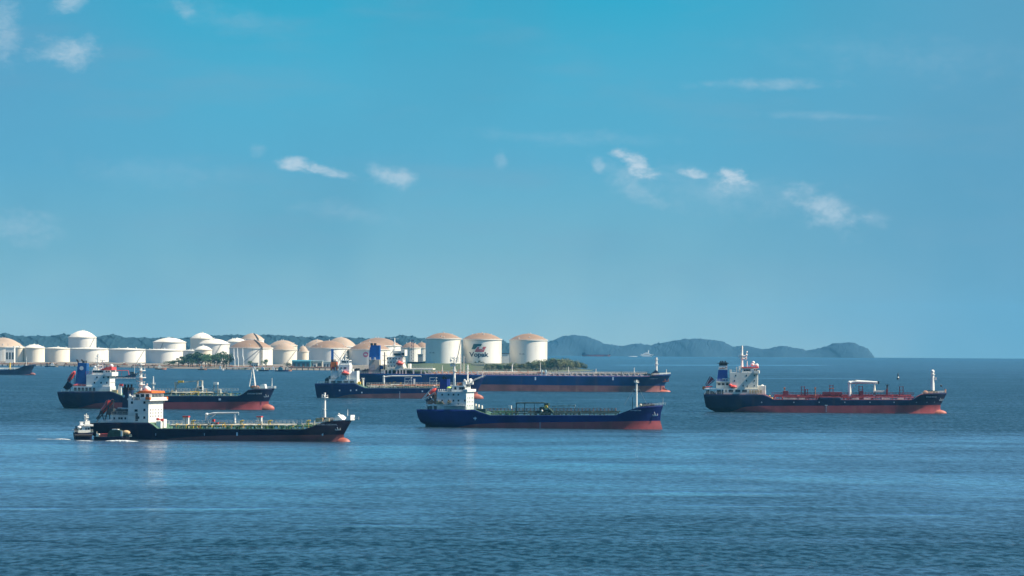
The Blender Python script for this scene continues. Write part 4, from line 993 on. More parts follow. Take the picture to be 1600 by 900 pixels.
#=== SHIP C: navy tanker with orange funnel, centre back
def ship_orange_funnel():
    s = Ship('tanker', 'navy tanker with an orange funnel, its bow half behind the blue tanker in the middle', 'tanker ship', 494, 757, 622.3, 5.0, 18)
    s.hull([(494, 599), (510, 598.7), (554.5, 598.6), (562, 602.5), (571, 606.3), (620, 606.6), (700, 606.6), (722, 605), (736, 597.5), (742, 594.5), (757, 588.4)],
           [(757, 588.4), (746.2, 611.7), (747, 616), (750, 623)], [(494, 599), (495.2, 610), (496.7, 622), (499, 625)],
           [(494, 624), (522, 622), (540, 617.2), (560, 615.9), (757, 613)], 'navy_hull', 'dull_red_boot', 'deck_green', sw=.5)
    mb = MB(); tip = s.P(755.8, 620); rt = s.P(734, 620); xr = s.P(722, 620).x; mb.ell(((tip.x+xr)/2, 0, .4), (tip.x-xr)/2, 2.5, 2.9, 24, 14); s.part('bulbous_bow', mb, 'salmon_boot')
    for q, r_ in ((530.7, 610), (548, 610), (565.5, 613.3), (557, 609.5), (660, 611.3)): s.mark('tug_mark', q, r_, .8, .9)
    for k in range(5): s.mark('draught_mark', 624.7, 612.6+k*2.2, .35, .5)
    hw = 7.5
    mb = MB(); s.bx(mb, 514, 593.2, 557.5, 598.8, 8.4); lo = s.part('deckhouse', mb, 'white'); tier_openings(s, lo, 516, 555, 594.8, 598.4, 8.4, 4, 'soot', .28)
    mb = MB(); s.bx(mb, 516.5, 579, 529, 593.4, 6.5); mb.box(s.x(514.5, -8), s.x(558, -8), -8.4, 8.4, s.z(530, 593.3, -8), s.z(530, 592.5, -8)); s.part('engine_casing', mb, 'grey_white')
    mb = MB(); s.bx(mb, 529, 570, 546, 593.4, hw); acc = s.part('superstructure', mb, 'white')
    s.windows(acc, [(539, 575, 1.6), (534, 589.5), (541, 589.5), (533, 575)], hw, .8, 1.0)
    mb = MB(); a = s.P(546, 593.3, -hw); pr = [s.P(q, r_, -hw) for q, r_ in ((546, 593.3), (557.4, 593.3), (557.4, 579.5), (550, 580.5), (546, 585))]; mb.prism([(p.x, p.z) for p in pr], -hw+.3, hw-.3); s.part('front_house', mb, 'grey_white', acc)
    z0 = s.z(538, 570.2, -hw); mb = MB(); s.bx(mb, 531.5, 562.8, 545.5, 570.1, 6.2); br = s.part('bridge', mb, 'white')
    for q in (535, 537.2, 539.4, 542.5): p = s.P(q, 565.5, -6.2); mb = MB(); mb.box(p.x-.4, p.x+.4, -6.26, -6.18, p.z-.5, p.z+.6); s.part('window', mb, 'glass', br)
    for i in range(7): y = -5+i*1.65; p = s.P(545.5, 565.5, -6.2); mb = MB(); mb.box(p.x-.02, p.x+.06, y-.6, y+.6, p.z-.5, p.z+.6); s.part('window', mb, 'glass', br)
    s.mast('radar_mast', 540, 563, 549, .4, .25, 'white', [(557, 1.2)], [(553, 1.4)])
    mb = MB()
    for q in (533, 536, 543, 549, 552, 520, 524): p = s.P(q, 563 if q > 530 and q < 545 else 579.5, -3); mb.tube((p.x, -3, p.z-.3), (p.x, -3, p.z+rnd0.uniform(1, 2.4)), .35)
    s.part('vent', mb, 'white')
    mb = MB(); s.bx(mb, 516.3, 565.6, 525.6, 579, 3); fn = s.part('funnel', mb, 'orange')
    mb = MB(); s.bx(mb, 516.8, 564.4, 525, 565.6, 2.8)
    for q in (518, 520.5, 523.2): p = s.P(q, 564.5, 0); mb.tube((p.x, 0, p.z-.3), (p.x, 0, p.z+1.2), .4)
    s.part('exhaust_pipe', mb, 'soot', fn)
    mb = MB(); p = s.P(520.2, 574.8, -3); mb.tube((p.x, -3.02, p.z), (p.x, -3.1, p.z), .9, n=12); s.part('funnel_emblem', mb, 'maroon_cloth', fn)
    s.lifeboat(533.2, 546.2, 583.2, 1.5, -8.6, 'coral', -.06)
    mb = MB()
    for q in (534.5, 545): p = s.P(q, 593, -8.2); mb.bar(p, Vector((p.x, -8.2, s.z(q, 579, -8.2))), .25); mb.bar(Vector((p.x, -8.2, s.z(q, 579, -8.2))), Vector((p.x, -6, s.z(q, 578, -8.2))), .25)
    s.part('lifeboat_davit', mb, 'white')
    mb = MB()
    for i in range(26): q = rnd0.uniform(508, 530); y = rnd0.uniform(-7, 0); p = s.P(q, 593 if q > 515 else 598.6, y); w = rnd0.uniform(.2, .7); mb.box(p.x-w, p.x+w, y-w, y+w, p.z, p.z+rnd0.uniform(.6, 4))
    s.part('deck_gear', mb, 'dark_steel')
    mb = MB()
    for i in range(14): q = rnd0.uniform(517, 546); p = s.P(q, 592.4, -7.8); w = rnd0.uniform(.3, .6); mb.box(p.x-w, p.x+w, -8.2, -7.4, p.z, p.z+rnd0.uniform(.5, 1.5))
    s.part('deck_locker', mb, 'white')
    mb = MB(); s.rail_deck(mb, 496, 556, 1.1, .06); s.rail_deck(mb, 726, 756, 1.1, .06); s.rail(mb, 514, 558, 592.5, 1.1, -8.3, 1.8, .06); s.part('railing', mb, 'grey_white')
    mb = MB(); s.bx(mb, 557.5, 596.3, 563, 600.5, 4, 0); s.part('deck_cabin', mb, 'valve_yellow')
    s.mast('vent_column', 567.3, 606, 591, .7, .6, 'grey_white', [(592, 1.0)])
    s.gear(573, 726, 606.4, 'pipe_pale', 'pipe_pale', 'grey_white', (598, 597.4), 'pipe_pale', dens=1.3)
    s.gear(576, 700, 605, 'pipe_rust', 'grey_white', 'pipe_dark', None, dens=.8, zmax=3.2)
    s.gear(596, 640, 604.6, 'pipe_pale', 'grey_white', 'valve_yellow', None, dens=.6, zmax=4)
    s.crane(599.8, 605, 587.8, 658, 587.4, 'grey_white', .8, False, thick=.8)
    for q0 in (632.5, 671.5):
        mb = MB()
        for q in (q0, q0+10):
            for y in (-3, 2): p = s.P(q, 605.5, y); mb.bar(p, Vector((p.x, y, s.z(q, 590, y))), .22)
        for r_ in (590, 595, 600):
            a, b = s.P(q0, r_, -3), s.P(q0+10, r_, -3)
            mb.bar(a, b, .2); mb.bar(Vector((a.x, 2, a.z)), Vector((b.x, 2, b.z)), .2)
            mb.bar(a, Vector((a.x, 2, a.z)), .18); mb.bar(b, Vector((b.x, 2, b.z)), .18)
        a, b = s.P(q0, 605, -3), s.P(q0+10, 590, -3); mb.bar(a, b, .14)
        s.part('access_tower', mb, 'grey_white')
    mb = MB(); s.bx(mb, 645.5, 592, 648, 605, 1); s.part('vent', mb, 'white')
    s.mast('foremast', 730.7, 596.5, 569.5, .55, .35, 'white', [(577, 1.0)], [(573, .9)])
    s.windlass(722, 740, 600, -3); s.mast('jack_staff', 754, 590, 581, .18, .1)
ship_orange_funnel()

#=== SHIP D: royal blue tanker, centre front
def ship_royal():
    s = Ship('tanker', 'royal blue tanker without cargo lines painted red below, centre front under the tall white tanks', 'tanker ship', 657.3, 1036.7, 669.3, 13, 16.5)
    s.root['label'] = 'royal blue tanker with grey-white cabins, front centre below the tall white tanks'
    s.hull([(657.3, 639.3), (672, 639.8), (742, 640), (752, 644), (766.7, 648.8), (850, 648.8), (962.7, 648.6), (972, 645), (985.3, 640), (998, 636), (1036.7, 632.8)],
           [(1036.7, 632.8), (1032.6, 646), (1032, 658), (1034, 665), (1036, 673)], [(657.3, 639.3), (658.2, 652), (661.5, 661), (677, 667), (684, 670)],
           [(657, 672), (700, 667), (740, 662.5), (780, 660.6), (840, 660), (1037, 657.8)], 'royal_hull', 'red_boot', 'deck_green', sw=.2, wlb=2.0)
    s.letters(985.5, 1001, 641.9, 1.5, 'ELISABETHA', 'lettering'); s.anchor(1022.5, 647.5, 'white', .9)
    s.mark('tug_mark', 742.5, 653.5, 1.5, .35); s.mark('tug_mark', 742.8, 654, .3, 1.4)
    for k in range(5): s.mark('draught_mark', 844.2, 660.5+k*2.0, .3, .45, 'faded_lettering')
    hw = 7.2
    mb = MB(); s.bx(mb, 664, 631.6, 693, 633, 7.6)
    for q in (666, 676.5, 685.3): s.bx(mb, q-1, 633, q+1, 640.2, 7.5, -6.7); s.bx(mb, q-1, 633, q+1, 640.2, -6.7, 7.5)
    s.part('poop_canopy', mb, 'grey_white')
    mb = MB(); s.bx(mb, 689, 633, 694, 640.3, 6.5); s.bx(mb, 668, 634.5, 690, 640.2, 4); s.part('winch_house', mb, 'dark_steel')
    mb = MB(); s.bx(mb, 682.7, 612.4, 728.6, 640.4, hw); acc = s.part('superstructure', mb, 'grey_white')
    s.windows(acc, [(691, 616.6), (701, 616.6), (708.7, 616.6), (716.3, 616.6), (691, 625.9), (701, 625.9), (708.7, 625.9), (716.5, 625.9), (726.5, 625.9), (701, 631), (716.5, 631)], hw, .65, .75)
    for row in (622, 628, 634): s.front_windows(acc, 728.6, row, hw, [-4.5, -1.5, 1.5, 4.5], .55, .6)
    mb = MB(); s.rail(mb, 694, 728, 634.2, 1.1, -hw-.8, 1.4, .07); mb.box(s.x(694, -hw), s.x(728, -hw), -hw-.9, -hw-.003, s.z(711, 634.4, -hw), s.z(711, 634, -hw)); s.part('side_gallery', mb, 'grey_white')
    mb = MB()
    for i in range(20): q = 694+i*1.75; s.bx(mb, q-.12, 634.6, q+.12, 640.2, 7.9, -7.6)
    s.part('gallery_post', mb, 'grey_white')
    # wheelhouse narrower and tall
    z0 = s.z(720, 612.3, -hw); mb = MB(); s.bx(mb, 706, 602.6, 726, 612.3, 5.5); br = s.part('bridge', mb, 'grey_white')
    mb = MB(); s.bx(mb, 723, 596.5, 728.2, 604, 4.6); s.part('bridge_front', mb, 'white', br)
    for q in (711.5, 719, 722.5, 725): p = s.P(q, 607, -5.5); mb = MB(); mb.box(p.x-.45, p.x+.45, -5.56, -5.48, p.z-.5, p.z+.6); s.part('window', mb, 'glass', br)
    xf = s.x(728.2, -4.6); zz0 = s.z(728, 603, -4.6)
    for i in range(6): y = -3.9+i*1.55; mb = MB(); mb.box(xf-.02, xf+.06, y-.6, y+.6, zz0-.3, zz0+.8); s.part('window', mb, 'glass', br)
    mb = MB(); mb.prism([(s.x(727.5, -hw), s.z(728, 612.3, -hw)), (s.x(731, -hw), s.z(728, 612.3, -hw)), (s.x(731, -hw), s.z(728, 608.3, -hw)), (s.x(724, -hw), s.z(728, 608.3, -hw))], -8, 8); s.part('bridge_wing', mb, 'white')
    mb = MB(); a = s.P(686.8, 608, -2.8); f = [s.P(q, r_, -2.8) for q, r_ in ((686.6, 611.5), (698.8, 611.5), (698.4, 592.4), (687.4, 592.4))]; mb.prism([(p.x, p.z) for p in f], -2.8, 2.8); fn = s.part('funnel', mb, 'funnel_royal')
    mb = MB(); p = s.P(693.5, 592.5, 0); mb.tube((p.x, 0, p.z-.5), (p.x, 0, p.z+1.1), .9, .8); mb.tube((p.x+1, 0, p.z), (p.x+1, 0, p.z+.8), .4); mb.tube((p.x-.2, 0, p.z), (p.x-.2, 0, p.z+1.6), .25); s.part('exhaust_pipe', mb, 'soot', fn)
    mb = MB(); p = s.P(701.5, 606, -3); mb.ell((p.x, -3, p.z-.1), 1.1, 1.1, .7, 14, 8, None, 0); s.part('vent_hood', mb, 'lime')
    mb = MB()
    for q in (-.7, 0, .7): mb.tube((p.x+q, -3-abs(q)*.3, s.z(701.5, 612.2, -3)), (p.x+q, -3, p.z), .2)
    s.part('vent', mb, 'cream')
    mb = MB(); s.rail(mb, 683, 706, 612.4, 1.2, -hw+.1, 1.2, .07)
    for q in range(684, 706, 3): s.bx(mb, q, 608.2, q+1.2, 612.4, 4, -3.4)
    s.part('upper_railing', mb, 'grey_white')
    s.mast('radar_mast', 709.8, 603, 557.6, .6, .35, 'white', [(580, 1.0), (567.5, 1.5)], [(564, 1.6), (560, 1.2), (571, 1.3)])
    s.mast('signal_mast', 730.4, 594, 570, .28, .15, 'white', (), [(583, .8)])
    mb = MB(); p = s.P(709.8, 562.5, 0)
    for q in (-1.8, 1.8, .9): mb.tube((p.x+q, 0, p.z-1), (p.x+q, 0, p.z+1.4), .14)
    mb.box(p.x-1.8, p.x-.6, -.3, .3, p.z-2.8, p.z-1.6); s.part('radar_scanner', mb, 'white')
    mb = MB(); s.ball(mb, 735, 594.5, .9, -1); s.ball(mb, 726, 594, .55, 0); p = s.P(731, 597, -2)
    for q in range(5): mb.box(p.x-2+q, p.x-1.5+q, -3.4, -2, p.z-1, p.z+.2+.5*(q % 2))
    s.part('radar_dome', mb, 'white')
    mb = MB()
    for q in (717, 722, 725): p = s.P(q, 602.6, -2); mb.box(p.x-.6, p.x+.6, -3, -1, p.z, p.z+1.3)
    s.part('deck_locker', mb, 'pipe_rust')
    # ramp with enclosed boat
    y = -5; mb = MB(); a = s.P(661, 623, y); b = s.P(679, 602.8, y); a2 = s.P(663.5, 623.8, y); b2 = s.P(679.5, 613.5, y)
    for q in (-1.3, 1.3):
        for u, v in ((a, b), (a2, b2)): mb.bar(u+Vector((0, q, 0)), v+Vector((0, q, 0)), .18)
        mb.bar(s.P(671, 617, y+q), s.P(669, 613.6, y+q), .16); mb.bar(s.P(673, 620, y+q), s.P(678, 626, y+q), .16); mb.bar(s.P(669.5, 623, y+q), s.P(668.3, 620, y+q), .14)
    for k in range(7): p = a+(b-a)*k/6; mb.bar(p+Vector((0, -1.3, 0)), p+Vector((0, 1.3, 0)), .1)
    s.part('lifeboat_ramp', mb, 'white')
    d = b2-a2; rot = Matrix.Rotation(-math.atan2(b.z-a.z, b.x-a.x)*.85, 3, 'Y'); c_ = s.P(674.5, 613, y); mb = MB(); mb.ell(c_, 2.7, 1.0, .85, 14, 10, rot); s.part('lifeboat', mb, 'boat_red')
    mb = MB(); f = [s.P(q, r_, y) for q, r_ in ((665, 625.5), (679, 616.5), (679.5, 621), (668, 628))]; mb.prism([(p.x, p.z) for p in f], y-.8, y+.8); s.part('ramp_girder', mb, 'funnel_navy')
    mb = MB()
    for q, r_, m_ in ((672, 629, 0), (678, 627, 0), (681, 620, 0), (683, 629, 0)): p = s.P(q, r_, y); mb.box(p.x-.9, p.x+.9, y-.8, y+.8, p.z-1, p.z+.9)
    mb.bar(s.P(667, 632, y), s.P(667, 626, y), .2); mb.bar(s.P(680, 632, y), s.P(680, 612, y), .2); s.part('deck_gear', mb, 'pipe_rust')
    mb = MB()
    for i in range(16): q = rnd0.uniform(684, 704); p = s.P(q, 631.5, -7.4); w = rnd0.uniform(.2, .5); mb.box(p.x-w, p.x+w, -7.8, -7.25, p.z, p.z+rnd0.uniform(.5, 1.6))
    s.part('deck_locker', mb, 'tan_goods')
    mb = MB(); s.rail_deck(mb, 659, 742, 1.1, .05); s.rail_deck(mb, 990, 1034, .9, .04); s.part('railing', mb, 'grey_white')
    mb = MB()
    for q, t0, t1 in ((741, 631, 640), (745.5, 632, 640), (750.5, 633.5, 642)): s.bx(mb, q, t0, q+2.4, t1, 5, -3)
    s.part('vent', mb, 'cream')
    mb = MB()
    for q in (748, 752, 757): p = s.P(q, 643, -5); mb.box(p.x-.8, p.x+.8, -6, -4, p.z-1, p.z+1.2)
    s.part('deck_locker', mb, 'pipe_dark')
    s.gear(760, 962, 648.6, 'pipe_dark', 'pipe_dark', 'pipe_dark', (638.2, 637.8), 'pipe_rust', dens=1.0)
    s.gear(766, 800, 648.5, 'pipe_green', 'pipe_dark', 'pipe_green', None, dens=1.2, zmax=2)
    mb = MB(); P_ = lambda q, r_, y=-2: s.P(q, r_, y)
    for y in (-2.5, 1.5): mb.path([P_(807, 648, y), P_(807, 629.5, y), P_(851, 629.3, y), P_(852, 640, y)], .28); mb.bar(P_(820, 648, y), P_(820, 629.5, y), .2); mb.bar(P_(835, 648, y), P_(835, 629.5, y), .15)
    s.part('hose_gantry', mb, 'pipe_dark')
    mb = MB(); s.bx(mb, 843, 636, 848, 648.5, 4, -1); s.bx(mb, 850.5, 630, 857, 634, 3, 0); f = [P_(q, r_) for q, r_ in ((856, 637), (858, 637), (870, 648), (866, 648))]; mb.prism([(p.x, p.z) for p in f], -4, 0); s.bx(mb, 848, 640, 858, 648.5, 3, 1); s.part('manifold_cabin', mb, 'tarp_green')
    mb = MB(); p = s.P(853.4, 635.8, -3.2); mb.tube((p.x, -3.6, p.z), (p.x, -2.8, p.z), .75, .75, 12); s.part('hose_reel', mb, 'valve_yellow')
    mb = MB(); p = s.P(847, 642, -4.2); mb.ell(p, .5, .3, .5, 10, 6); q = s.P(797, 636.5, -2); mb.box(q.x-.7, q.x+.7, -2.5, -1.5, q.z-.6, q.z+.8); s.part('lamp_box', mb, 'white')
    mb = MB(); mb.bar(P_(863.5, 634.6), P_(899, 633.2), .28); mb.bar(P_(866, 636), P_(899, 635), .12); mb.bar(P_(863.5, 634.6), P_(864, 638), .14); mb.bar(P_(898, 633.2), P_(898, 638), .14); s.part('hose_boom', mb, 'pipe_pale')
    s.mast('foremast', 994.5, 634, 593.5, .5, .36, 'white', [(597.5, 1.0)], [(597, 1.1), (609.5, 1.0)])
    s.mast('vent_mast', 988.3, 642, 620.5, .16, .12, 'pipe_dark')
    s.mast('jack_staff', 1036, 633, 621, .10, .06, 'grey_steel')
    mb = MB(); mb.bar(s.P(994.5, 600), s.P(976, 632, -2), .05); mb.bar(s.P(994.5, 600), s.P(1012, 634), .05); s.part('stay_wire', mb, 'grey_steel')
    mb = MB(); s.bx(mb, 999.5, 630.4, 1008.5, 636.4, 3, 3); s.part('forecastle_house', mb, 'pipe_dark'); s.windlass(1006, 1022, 634.4, -2, 'funnel_navy')
    mb = MB(); s.ball(mb, 1001, 633, .6, -3.2); s.part('bell', mb, 'pipe_pale')
    mb = MB(); p = s.P(670.5, 668, 0); mb.box(p.x-1.5, p.x+1, -.3, .3, -2.5, p.z+4); s.part('rudder', mb, 'dark_steel')
ship_royal()

#=== SHIP E: red-decked tanker, right
def ship_red_deck():
    s = Ship('tanker', 'navy tanker with red deck pipes and a blue and white funnel, at the right', 'tanker ship', 1099.8, 1480, 645, 3.4, 22)
    s.hull([(1099.8, 615), (1112, 615.6), (1192, 616.2), (1199, 618.5), (1209, 624), (1260, 624.4), (1279.6, 624.4), (1280.4, 620.8), (1314, 621), (1315, 624.6), (1428, 624.6), (1432, 620.5), (1439.5, 616.4), (1446, 615), (1480, 613.7)],
           [(1480, 613.7), (1469.6, 633), (1469.3, 637), (1471, 646)], [(1099.8, 615), (1101.5, 626), (1103.5, 637), (1116, 642.5), (1124, 646)],
           [(1100, 648), (1145, 640), (1165, 635.4), (1185, 634.2), (1280, 634), (1480, 633.2)], 'dark_navy_hull', 'red_boot', 'deck_red', sw=.25)
    mb = MB(); tip = s.P(1479.3, 644.5); rt = s.P(1456, 644.5); xr = s.P(1440, 644.5).x; mb.ell(((tip.x+xr)/2, 0, .1), (tip.x-xr)/2, 2.2, 2.1, 24, 14); s.part('bulbous_bow', mb, 'salmon_boot')
    s.letters(1447, 1464, 620.9, 1.6, 'SOLAR BELLA'); s.anchor(1470, 624, 'white', .9)
    for q in (1190.2, 1240.5, 1280, 1320, 1359.5, 1397, 1432, 1448.5, 1460.5): s.mark('tug_mark', q, 628.6, .55, .6, 'faded_lettering')
    s.mark('draught_mark', 1291, 633.2, 1.4, .3)
    for k in range(5): s.mark('draught_mark', 1291, 635+k*2, .3, .5, 'faded_lettering')
    hw = 9
    mb = MB(); s.bx(mb, 1130.5, 607.2, 1182, 616.4, 10.2); lo = s.part('deckhouse', mb, 'cream')
    for a, b in ((1133.6, 1135.4), (1138.8, 1145.8), (1149, 1156.6), (1159.5, 1167)): mb = MB(); p = s.P(a, 609, -10.2); q = s.P(b, 613, -10.2); mb.box(p.x, q.x, -10.26, -10.18, q.z, p.z); s.part('opening', mb, 'dark_steel', lo)  # dark panel painted for the shade within each opening
    mb = MB(); mb.box(s.x(1100.5, -8), s.x(1131, -8), -10, 10, s.z(1115, 607.8, -8), s.z(1115, 607.2, -8))
    for q in (1101, 1109, 1119.5, 1127): s.bx(mb, q-.5, 607.8, q+.5, 616, 9.8, -9.3); s.bx(mb, q-.5, 607.8, q+.5, 616, -9.3, 9.8)
    s.part('poop_canopy', mb, 'white')
    mb = MB()
    for i in range(26): q = rnd0.uniform(1103, 1132); y = rnd0.uniform(-8, 4); p = s.P(q, 616, y); w = rnd0.uniform(.3, 1); mb.box(p.x-w, p.x+w, y-w, y+w, p.z-.4, p.z+rnd0.uniform(.6, 2.4))
    s.part('mooring_winch', mb, 'dark_steel')
    mb = MB(); s.bx(mb, 1140.2, 582.4, 1183.6, 607.4, hw); acc = s.part('superstructure', mb, 'cream')
    s.windows(acc, [(1149.5, 586.8), (1166.2, 586.8), (1178.5, 586.8), (1147.6, 594.9), (1166.2, 594.9), (1178.5, 594.9), (1161, 602.8), (1167.8, 604), (1178.5, 602.8)], hw, .6, .85)
    mb = MB(); s.bx(mb, 1183.6, 603, 1196, 616.4, 8); s.part('front_house', mb, 'cream', acc)
    z0 = s.z(1170, 582.4, -hw); mb = MB(); s.bx(mb, 1159, 575.4, 1183, 582.4, 8); br = s.part('bridge', mb, 'white')
    for q in (1162.8, 1165.6, 1168.4, 1171.2, 1179, 1182): p = s.P(q, 578.4, -8); mb = MB(); mb.box(p.x-.4, p.x+.4, -8.06, -7.98, p.z-.5, p.z+.5); s.part('window', mb, 'glass', br)
    for i in range(9): y = -7.2+i*1.8; p = s.P(1183, 578.4, -8); mb = MB(); mb.box(p.x-.02, p.x+.06, y-.7, y+.7, p.z-.5, p.z+.6); s.part('window', mb, 'glass', br)
    mb = MB(); s.bx(mb, 1159, 573.6, 1185, 575.3, 8.4); s.part('bridge_roof', mb, 'boat_red', br)
    mb = MB(); s.bx(mb, 1177.6, 579.4, 1186, 583.6, 13.2, 13.2); s.part('bridge_wing', mb, 'cream')
    mb = MB(); f = [s.P(q, r_, -3.6) for q, r_ in ((1120, 597), (1136.6, 597), (1136.2, 571.2), (1123, 571.2))]; mb.prism([(p.x, p.z) for p in f], -3.6, 3.6); fn = s.part('funnel', mb, 'funnel_blue')
    mb = MB(); f = [s.P(q, r_, -3.6) for q, r_ in ((1122.2, 577.8), (1136.3, 577.8), (1136.2, 571.4), (1122.9, 571.4))]; mb.prism([(p.x, p.z) for p in f], -3.63, 3.63); s.part('funnel_band', mb, 'white', fn)
    mb = MB()
    for q, r_, w, h_ in ((1126, 575.6, 1.3, .4), (1128.6, 575.2, .8, .6), (1131, 575.5, 1.0, .4), (1134.3, 574.2, .8, .5)): p = s.P(q, r_, -3.63); mb.box(p.x-w/2, p.x+w/2, -3.7, -3.62, p.z-h_/2, p.z+h_/2)
    s.part('funnel_emblem', mb, 'pipe_rust', fn)
    mb = MB(); s.bx(mb, 1123.4, 566.2, 1136, 571.3, 3.4); s.bx(mb, 1120.6, 567.3, 1138.4, 568.2, 3.8)
    for q in (1126, 1129, 1133): p = s.P(q, 566.4, 0); mb.tube((p.x, 0, p.z-.3), (p.x, 0, p.z+.9), .4)
    s.part('exhaust_pipe', mb, 'soot', fn)
    mb = MB(); s.bx(mb, 1119, 597, 1140.4, 607.4, 7.5); cs = s.part('engine_casing', mb, 'cream'); tier_openings(s, cs, 1120.5, 1139, 598.6, 601.8, 7.5, 3, 'soot', .3)
    mb = MB(); s.bx(mb, 1128.6, 591.3, 1140, 592.6, 8, -5); s.bx(mb, 1119, 595.5, 1140, 597, 8.3); s.bx(mb, 1133, 592.6, 1134, 606, 8.3, -7.9)
    mb2 = MB(); s.rail(mb2, 1141, 1158, 582.4, 1.3, -hw+.1, 1.6, .09); s.rail(mb2, 1119, 1140, 595.5, 1.1, -8.2, 1.6, .07); s.rail_deck(mb2, 1102, 1196, 1.1, .06); s.rail_deck(mb2, 1441, 1478, 1.0, .05); s.rail(mb2, 1131, 1182, 607.2, 1.1, -10, 1.6, .06)
    s.part('boat_deck', mb, 'white'); s.part('railing', mb2, 'cream')
    mb = MB(); s.bx(mb, 1139.8, 577.5, 1142.5, 586, 8.5, -6); mb.box(s.x(1150, -3), s.x(1151.4, -3), -3, -2, z0, z0+3); mb.box(s.x(1154, -3), s.x(1158, -3), -4, -1, z0, z0+3.5); s.part('vent', mb, 'white')
    mb = MB(); p = s.P(1138.8, 604.2, -9); q = s.P(1151.5, 604.2, -9); mb.ell(((p.x+q.x)/2, -9.3, p.z), (q.x-p.x)/2, 1.2, .8, 14, 8); mb.ell((p.x+.8, -9.3, p.z+.8), 1.0, .9, .7, 12, 8); s.part('lifeboat', mb, 'boat_red')
    mb = MB(); s.ball(mb, 1099.8, 606, 1.0, 0); s.part('stern_buoy', mb, 'orange')  # orange light at the stern, made as a plain coloured ball
    mb = MB(); mb.bar(s.P(1102.5, 604.6, -3), s.P(1113, 603.8, -3), .35); s.part('rescue_boat', mb, 'boat_red')
    # ensign: drooping striped flag on a raked staff
    st = s.P(1101, 602.5, 0); tp = s.P(1110.2, 587.3, 0); mb = MB(); mb.bar(st-Vector((0, 0, 3)), tp, .09); s.part('flag_staff', mb, 'white')
    mb = MB(); A = s.P(1101.5, 601.5, 0); tips = [s.P(q, r_, 0) for q, r_ in ((1108.6, 588.2), (1110.6, 587.8), (1111.2, 588.6), (1115.4, 592.4), (1116, 593.4), (1117.2, 594.2))]
    bs = [A+Vector((.25*i, 0, -.18*i)) for i in range(6)]
    for i, mi in enumerate((1, 2, 0, 2, 1)):
        vs = []; K = 8
        for k in range(K+1):
            u = k/K; off = Vector((0, .35*math.sin(u*7+i*.4), 0)); vs += [bs[i]+(tips[i]-bs[i])*u+off, bs[i+1]+(tips[i+1]-bs[i+1])*u+off]
        mb.cur = mi; mb.add(vs, [(2*k, 2*k+1, 2*k+3, 2*k+2) for k in range(K)], True)
    s.part('ensign', mb, ['maroon_cloth', 'navy_cloth', 'white_cloth'])
    s.mast('radar_mast', 1159, 575, 540, .75, .45, 'white', [(560, 1.5), (555.5, 1.8)], [(548, .9), (543, .7), (558, 1.8)])
    mb = MB(); p = s.P(1159, 560.5, 0); mb.box(p.x, p.x+2.8, -.3, .3, p.z-.2, p.z+.2); q = s.P(1166.3, 550, 0)
    mb.tube((q.x, 0, p.z), (q.x, 0, q.z), .16); s.ball(mb, 1166.8, 550, .45); s.ball(mb, 1166.2, 554.5, .5); mb.box(q.x-1, q.x-.1, -.3, .3, p.z-.7, p.z+1.1)
    s.ball(mb, 1176.8, 566.4, .8, -2); s.ball(mb, 1175.3, 569.4, 1.0, -2); s.ball(mb, 1182.3, 570.8, .95, -2)
    for q_, hh in ((1167.2, 4), (1170, 1.2), (1179, 2.2), (1184.5, 1.6)): u = s.P(q_, 573.5, -2); mb.tube((u.x, -2, u.z), (u.x, -2, u.z+hh*.8), .22)
    s.part('radar_dome', mb, 'white')
    mb = MB(); p = s.P(1190.2, 609, -5); mb.tube((p.x, -5, p.z-2), (p.x, -5, p.z+1.8), .8, .5); mb.ell((p.x+.3, -5, p.z+2.1), .8, .8, .7); mb.tube((p.x+1.6, -5, p.z-2), (p.x+1.6, -5, p.z-.2), .6); s.part('vent_hood', mb, 'white')
    mb = MB()
    for q in range(5): p = s.P(1172+q*4.2, 612, -9.5); mb.box(p.x-.5, p.x+.5, -10.4, -9, p.z-1, p.z+.8)
    s.part('deck_locker', mb, 'tan_goods')
    s.gear(1206, 1428, 624.4, 'pipe_red', 'pipe_red', 'pipe_red', (613.2, 613.4), 'pipe_red', dens=1.5, zmax=3)
    s.gear(1210, 1425, 622.8, 'pipe_red', 'pipe_red', 'coral', None, dens=.5, zmax=2.2)
    mb = MB()
    for a, b in ((1224, 1245), (1248, 1258), (1332, 1342), (1350, 1360), (1378, 1390), (1402, 1412)): s.bx(mb, a, 621.6, b, 624.2, 9, -8)
    s.part('pipe_lagging', mb, 'pipe_pale')
    for a, t_, w in ((1252, 603.5, 5), (1258.5, 608, 3.5), (1296.5, 601.5, 5), (1342, 603, 5.5), (1405.5, 603.5, 5.5)):
        mb = MB()
        for q in (a, a+w):
            for y in (-2, 1.5): p = s.P(q, 623, y); mb.bar(p, Vector((p.x, y, s.z(q, t_, y))), .3)
        for r_ in (t_+1, t_+6, t_+12):
            if r_ < 622: s.bx(mb, a-.8, r_-.3, a+w+.8, r_+.3, 2.3, 1.8)
        s.part('vent_tower', mb, 'pipe_red')
    mb = MB(); s.bx(mb, 1223, 611, 1232, 619.5, 4, 2); s.bx(mb, 1384, 608, 1387.5, 620, 3, 1); s.bx(mb, 1285, 612.5, 1316, 617.5, 5, 3); s.bx(mb, 1343, 611, 1349, 624, 4, 2); s.part('pump_house', mb, 'pipe_red')
    mb = MB(); s.bx(mb, 1295, 606.5, 1303, 607.4, 2.5, 2)
    for q in (1225.8, 1273.7): p = s.P(q, 623, -1); mb.tube((p.x, -1, p.z), (p.x, -1, s.z(q, 605, -1)), .25); mb.box(p.x-.5, p.x+.5, -1.5, -.5, s.z(q, 608), s.z(q, 605.5))
    s.part('vent_post', mb, 'pipe_rust')
    mb = MB()
